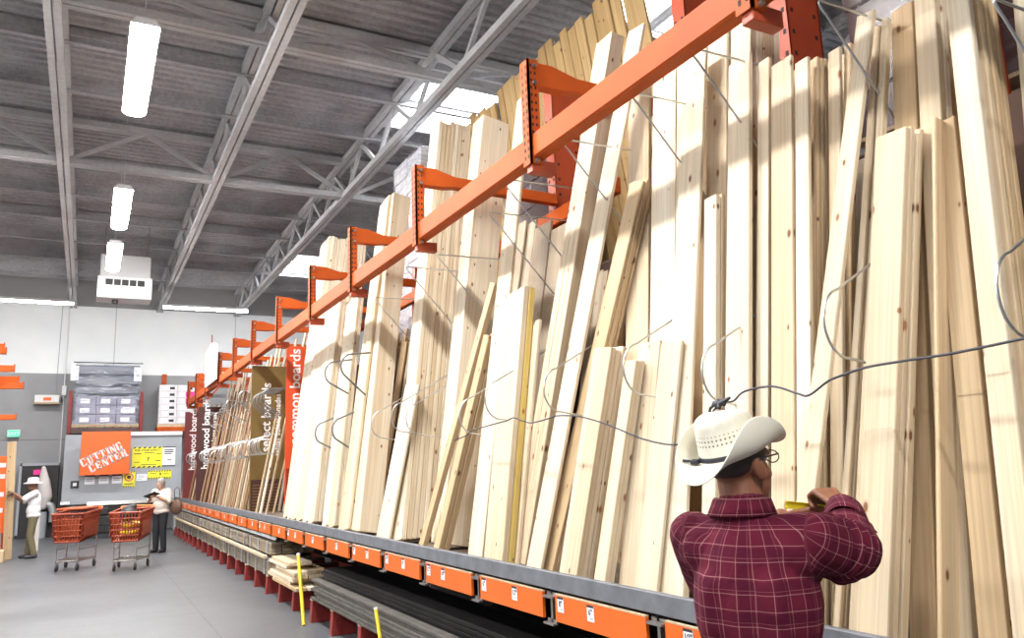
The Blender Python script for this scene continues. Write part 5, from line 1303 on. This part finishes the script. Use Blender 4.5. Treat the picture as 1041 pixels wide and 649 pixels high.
# ---- people by the back wall
def far_person(label, loc, rz, P, skin, shirt, trousers, shoe, sleeve=.5, hat=None, hair=None, w=1.):
    t = thing('person', label, 'person', loc, rz)
    V = lambda p: Vector(p)
    mb = MB(); hz = P['head'][2]; hx_ = P['head'][0]
    ellipsoid(mb, (hx_, P['head'][1], hz+.02), (.092, .074, .105)); ellipsoid(mb, (hx_+.03, P['head'][1], hz-.06), (.060, .055, .060)); capsule(mb, (hx_+.085, P['head'][1], hz+.02), (hx_+.10, P['head'][1], hz-.02), .010, .016, 10)
    for s in (-1, 1): ellipsoid(mb, (hx_-.005, P['head'][1]+.075*s, hz), (.018, .010, .03))
    ellipsoid(mb, (hx_+.072, P['head'][1], hz-.055), (.016, .026, .010))
    capsule(mb, (0, 0, P['neck']-.06), (hx_*.6, P['head'][1]*.6, hz-.04), .056, .052); ellipsoid(mb, (0, 0, P['neck']-.25), (.10, .15*w, .20)); ellipsoid(mb, (0, 0, P['hip']+.05), (.11, .15*w, .16))
    for s, side in ((1, 'l'), (-1, 'r')):
        S_, E_, W_ = V(P['sh'+side]), V(P['el'+side]), V(P['wr'+side])
        capsule(mb, (0, S_.y*.5, S_.z-.01), S_, .05, .05); capsule(mb, S_, E_, .048, .040); capsule(mb, E_, W_, .040, .028)
        fingers(mb, W_, W_-E_, Vector((0, 0, 1)), Vector((0, s, 0)), [(.5, .7, .5)]*4, 1.0)
        K_, A_ = V(P['kn'+side]), V(P['an'+side]); capsule(mb, (0, .085*s, P['hip']), K_, .078, .055); capsule(mb, K_, A_, .055, .04); capsule(mb, A_+Vector((0, 0, -.04)), A_+Vector((.12, 0, -.05)), .034, .03)
    link('body', remeshed('body', mb, .008, 2, [M[skin]]), t)
    mb = MB(); ellipsoid(mb, (0, 0, P['neck']-.23), (.128*w, .182*w, .22)); ellipsoid(mb, (.01, 0, P['hip']+.14), (.140*w, .178*w, .17)); ellipsoid(mb, (0, 0, P['hip']+.02), (.14*w, .18*w, .09))
    capsule(mb, (0, -.12, P['neck']-.085), (0, .12, P['neck']-.085), .075, .075)
    for side in 'lr':
        S_, E_, W_ = V(P['sh'+side]), V(P['el'+side]), V(P['wr'+side]); capsule(mb, (0, S_.y*.6, S_.z-.02), S_, .072, .07); q_ = S_.lerp(E_, sleeve*1.6) if sleeve < .7 else E_; capsule(mb, S_, q_, .070, .066)
    me = remeshed('shirt', mb, .012, 4, [M[shirt]])
    for v in me.vertices: v.co += v.normal*noise.noise(v.co*9)*.010
    link('shirt', me, t)
    mb = MB(); ellipsoid(mb, (0, 0, P['hip']+.02), (.125*w, .17*w, .12))
    for s, side in ((1, 'l'), (-1, 'r')):
        K_, A_ = V(P['kn'+side]), V(P['an'+side]); capsule(mb, (0, .085*s, P['hip']-.02), K_, .092, .074); capsule(mb, K_, A_+Vector((0, 0, .02)), .074, .064)
    link('trousers', remeshed('trousers', mb, .012, 4, [M[trousers]]), t)
    for side in 'lr':
        A_ = V(P['an'+side]); mb = MB(); capsule(mb, A_+Vector((-.04, 0, -.042)), A_+Vector((.14, 0, -.05)), .045, .038); link('shoe', remeshed('shoe', mb, .010, 2, [M[shoe]]), t)
    if hair:
        mb = MB(); ellipsoid(mb, (hx_-.012, P['head'][1], hz+.035), (.102, .088, .108)); ellipsoid(mb, (hx_-.04, P['head'][1], hz-.01), (.068, .084, .09))
        cut = MB(); link('hair', remeshed('hair', mb, .010, 2, [M[hair]]), t)
    if hat:
        mb = MB(); n = 40; vs = []; prof = [(.175, -.02), (.17, -.012), (.11, .01), (.105, .03), (.098, .085), (.085, .105), (.04, .112), (.002, .114)]
        for r_, z in prof:
            for j in range(n):
                a = 2*math.pi*j/n; vs.append((hx_+r_*1.1*math.cos(a), P['head'][1]+r_*math.sin(a), hz+.055+z))
        mb.add(vs, [(i*n+j, i*n+(j+1) % n, (i+1)*n+(j+1) % n, (i+1)*n+j) for i in range(len(prof)-1) for j in range(n)], True)
        o = mb.build('bucket_hat', M[hat], t); s = o.modifiers.new('t', 'SOLIDIFY'); s.thickness = .006
    return t
far_person('person in a white bucket hat, white shirt and olive trousers steadying a tall board', (-.98, 21.0, 0), R(186),
    dict(head=(.05, 0, 1.585), neck=1.47, hip=.90, shl=(0, .19, 1.41), ell=(.22, .17, 1.28), wrl=(.40, .06, 1.42), shr=(0, -.19, 1.41), elr=(.20, -.20, 1.22), wrr=(.40, -.08, 1.36), knl=(.05, .10, .50), anl=(-.04, .11, .09), knr=(.02, -.10, .50), anr=(.06, -.12, .09)),
    'skin_dark', 'white_cloth', 'olive', 'shoe', .55, 'white_cloth')
wom = far_person('person with short grey hair, cream blouse and black trousers reading a dark leaflet', (1.54, 19.9, 0), R(228),
    dict(head=(.05, .0, 1.50), neck=1.40, hip=.88, shl=(0, .175, 1.34), ell=(.06, .24, 1.10), wrl=(.26, .10, 1.22), shr=(0, -.175, 1.34), elr=(.08, -.26, 1.12), wrr=(.27, -.06, 1.24), knl=(.03, .09, .48), anl=(0, .10, .09), knr=(.02, -.09, .48), anr=(0, -.10, .09)),
    'skin_pale', 'cream', 'black_cloth', 'shoe', .55, None, 'hair_grey', 1.06)
bpy.context.view_layer.update()
p = MB(); p.box((-.10, -.14, -.008), (.10, .14, .008)); o = p.build('leaflet', M['dark'], None, .003, wom.matrix_world @ Vector((.36, .02, 1.27))); o.rotation_euler = (R(20), R(-15), R(228)); tag(o, 'dark leaflet held by the person in the cream blouse', 'leaflet')
p = MB(); ellipsoid(p, (0, 0, .16), (.07, .15, .17)); o = link('shoulder_bag', remeshed('shoulder_bag', p, .015, 2, [M['bag']]), None, wom.matrix_world @ Vector((-.05, .36, .82))); o.rotation_euler.z = R(228); tag(o, 'brown shoulder bag hanging at the side of the person in the cream blouse', 'bag')
q_ = MB(); q_.tube([(0, -.06, .28), (.02, -.05, .55), (0, 0, .60), (-.02, .05, .55), (0, .06, .28)], .010, 6); q_.build('bag_strap', M['bag'], o)
# ================================================================== camera, sky, colour
cam = bpy.data.cameras.new('camera'); co = bpy.data.objects.new('camera', cam); COL.objects.link(co)
r = CAM_R
co.matrix_world = Matrix(((r[0], r[1], r[2], 0), (r[3], r[4], r[5], 0), (r[6], r[7], r[8], 1.68), (0, 0, 0, 1)))
cam.sensor_fit = 'HORIZONTAL'; cam.sensor_width = 36; cam.lens = CAM_F/1041*36; cam.clip_start = .05; cam.clip_end = 200
S.camera = co
w = bpy.data.worlds.new('store interior haze'); S.world = w; w.use_nodes = True
w.node_tree.nodes['Background'].inputs[0].default_value = (.92, .95, 1, 1); w.node_tree.nodes['Background'].inputs[1].default_value = AMB
S.view_settings.view_transform = 'Standard'; S.view_settings.look = 'None'; S.view_settings.gamma = 1; S.view_settings.use_curve_mapping = False
S.view_settings.exposure = EXPO
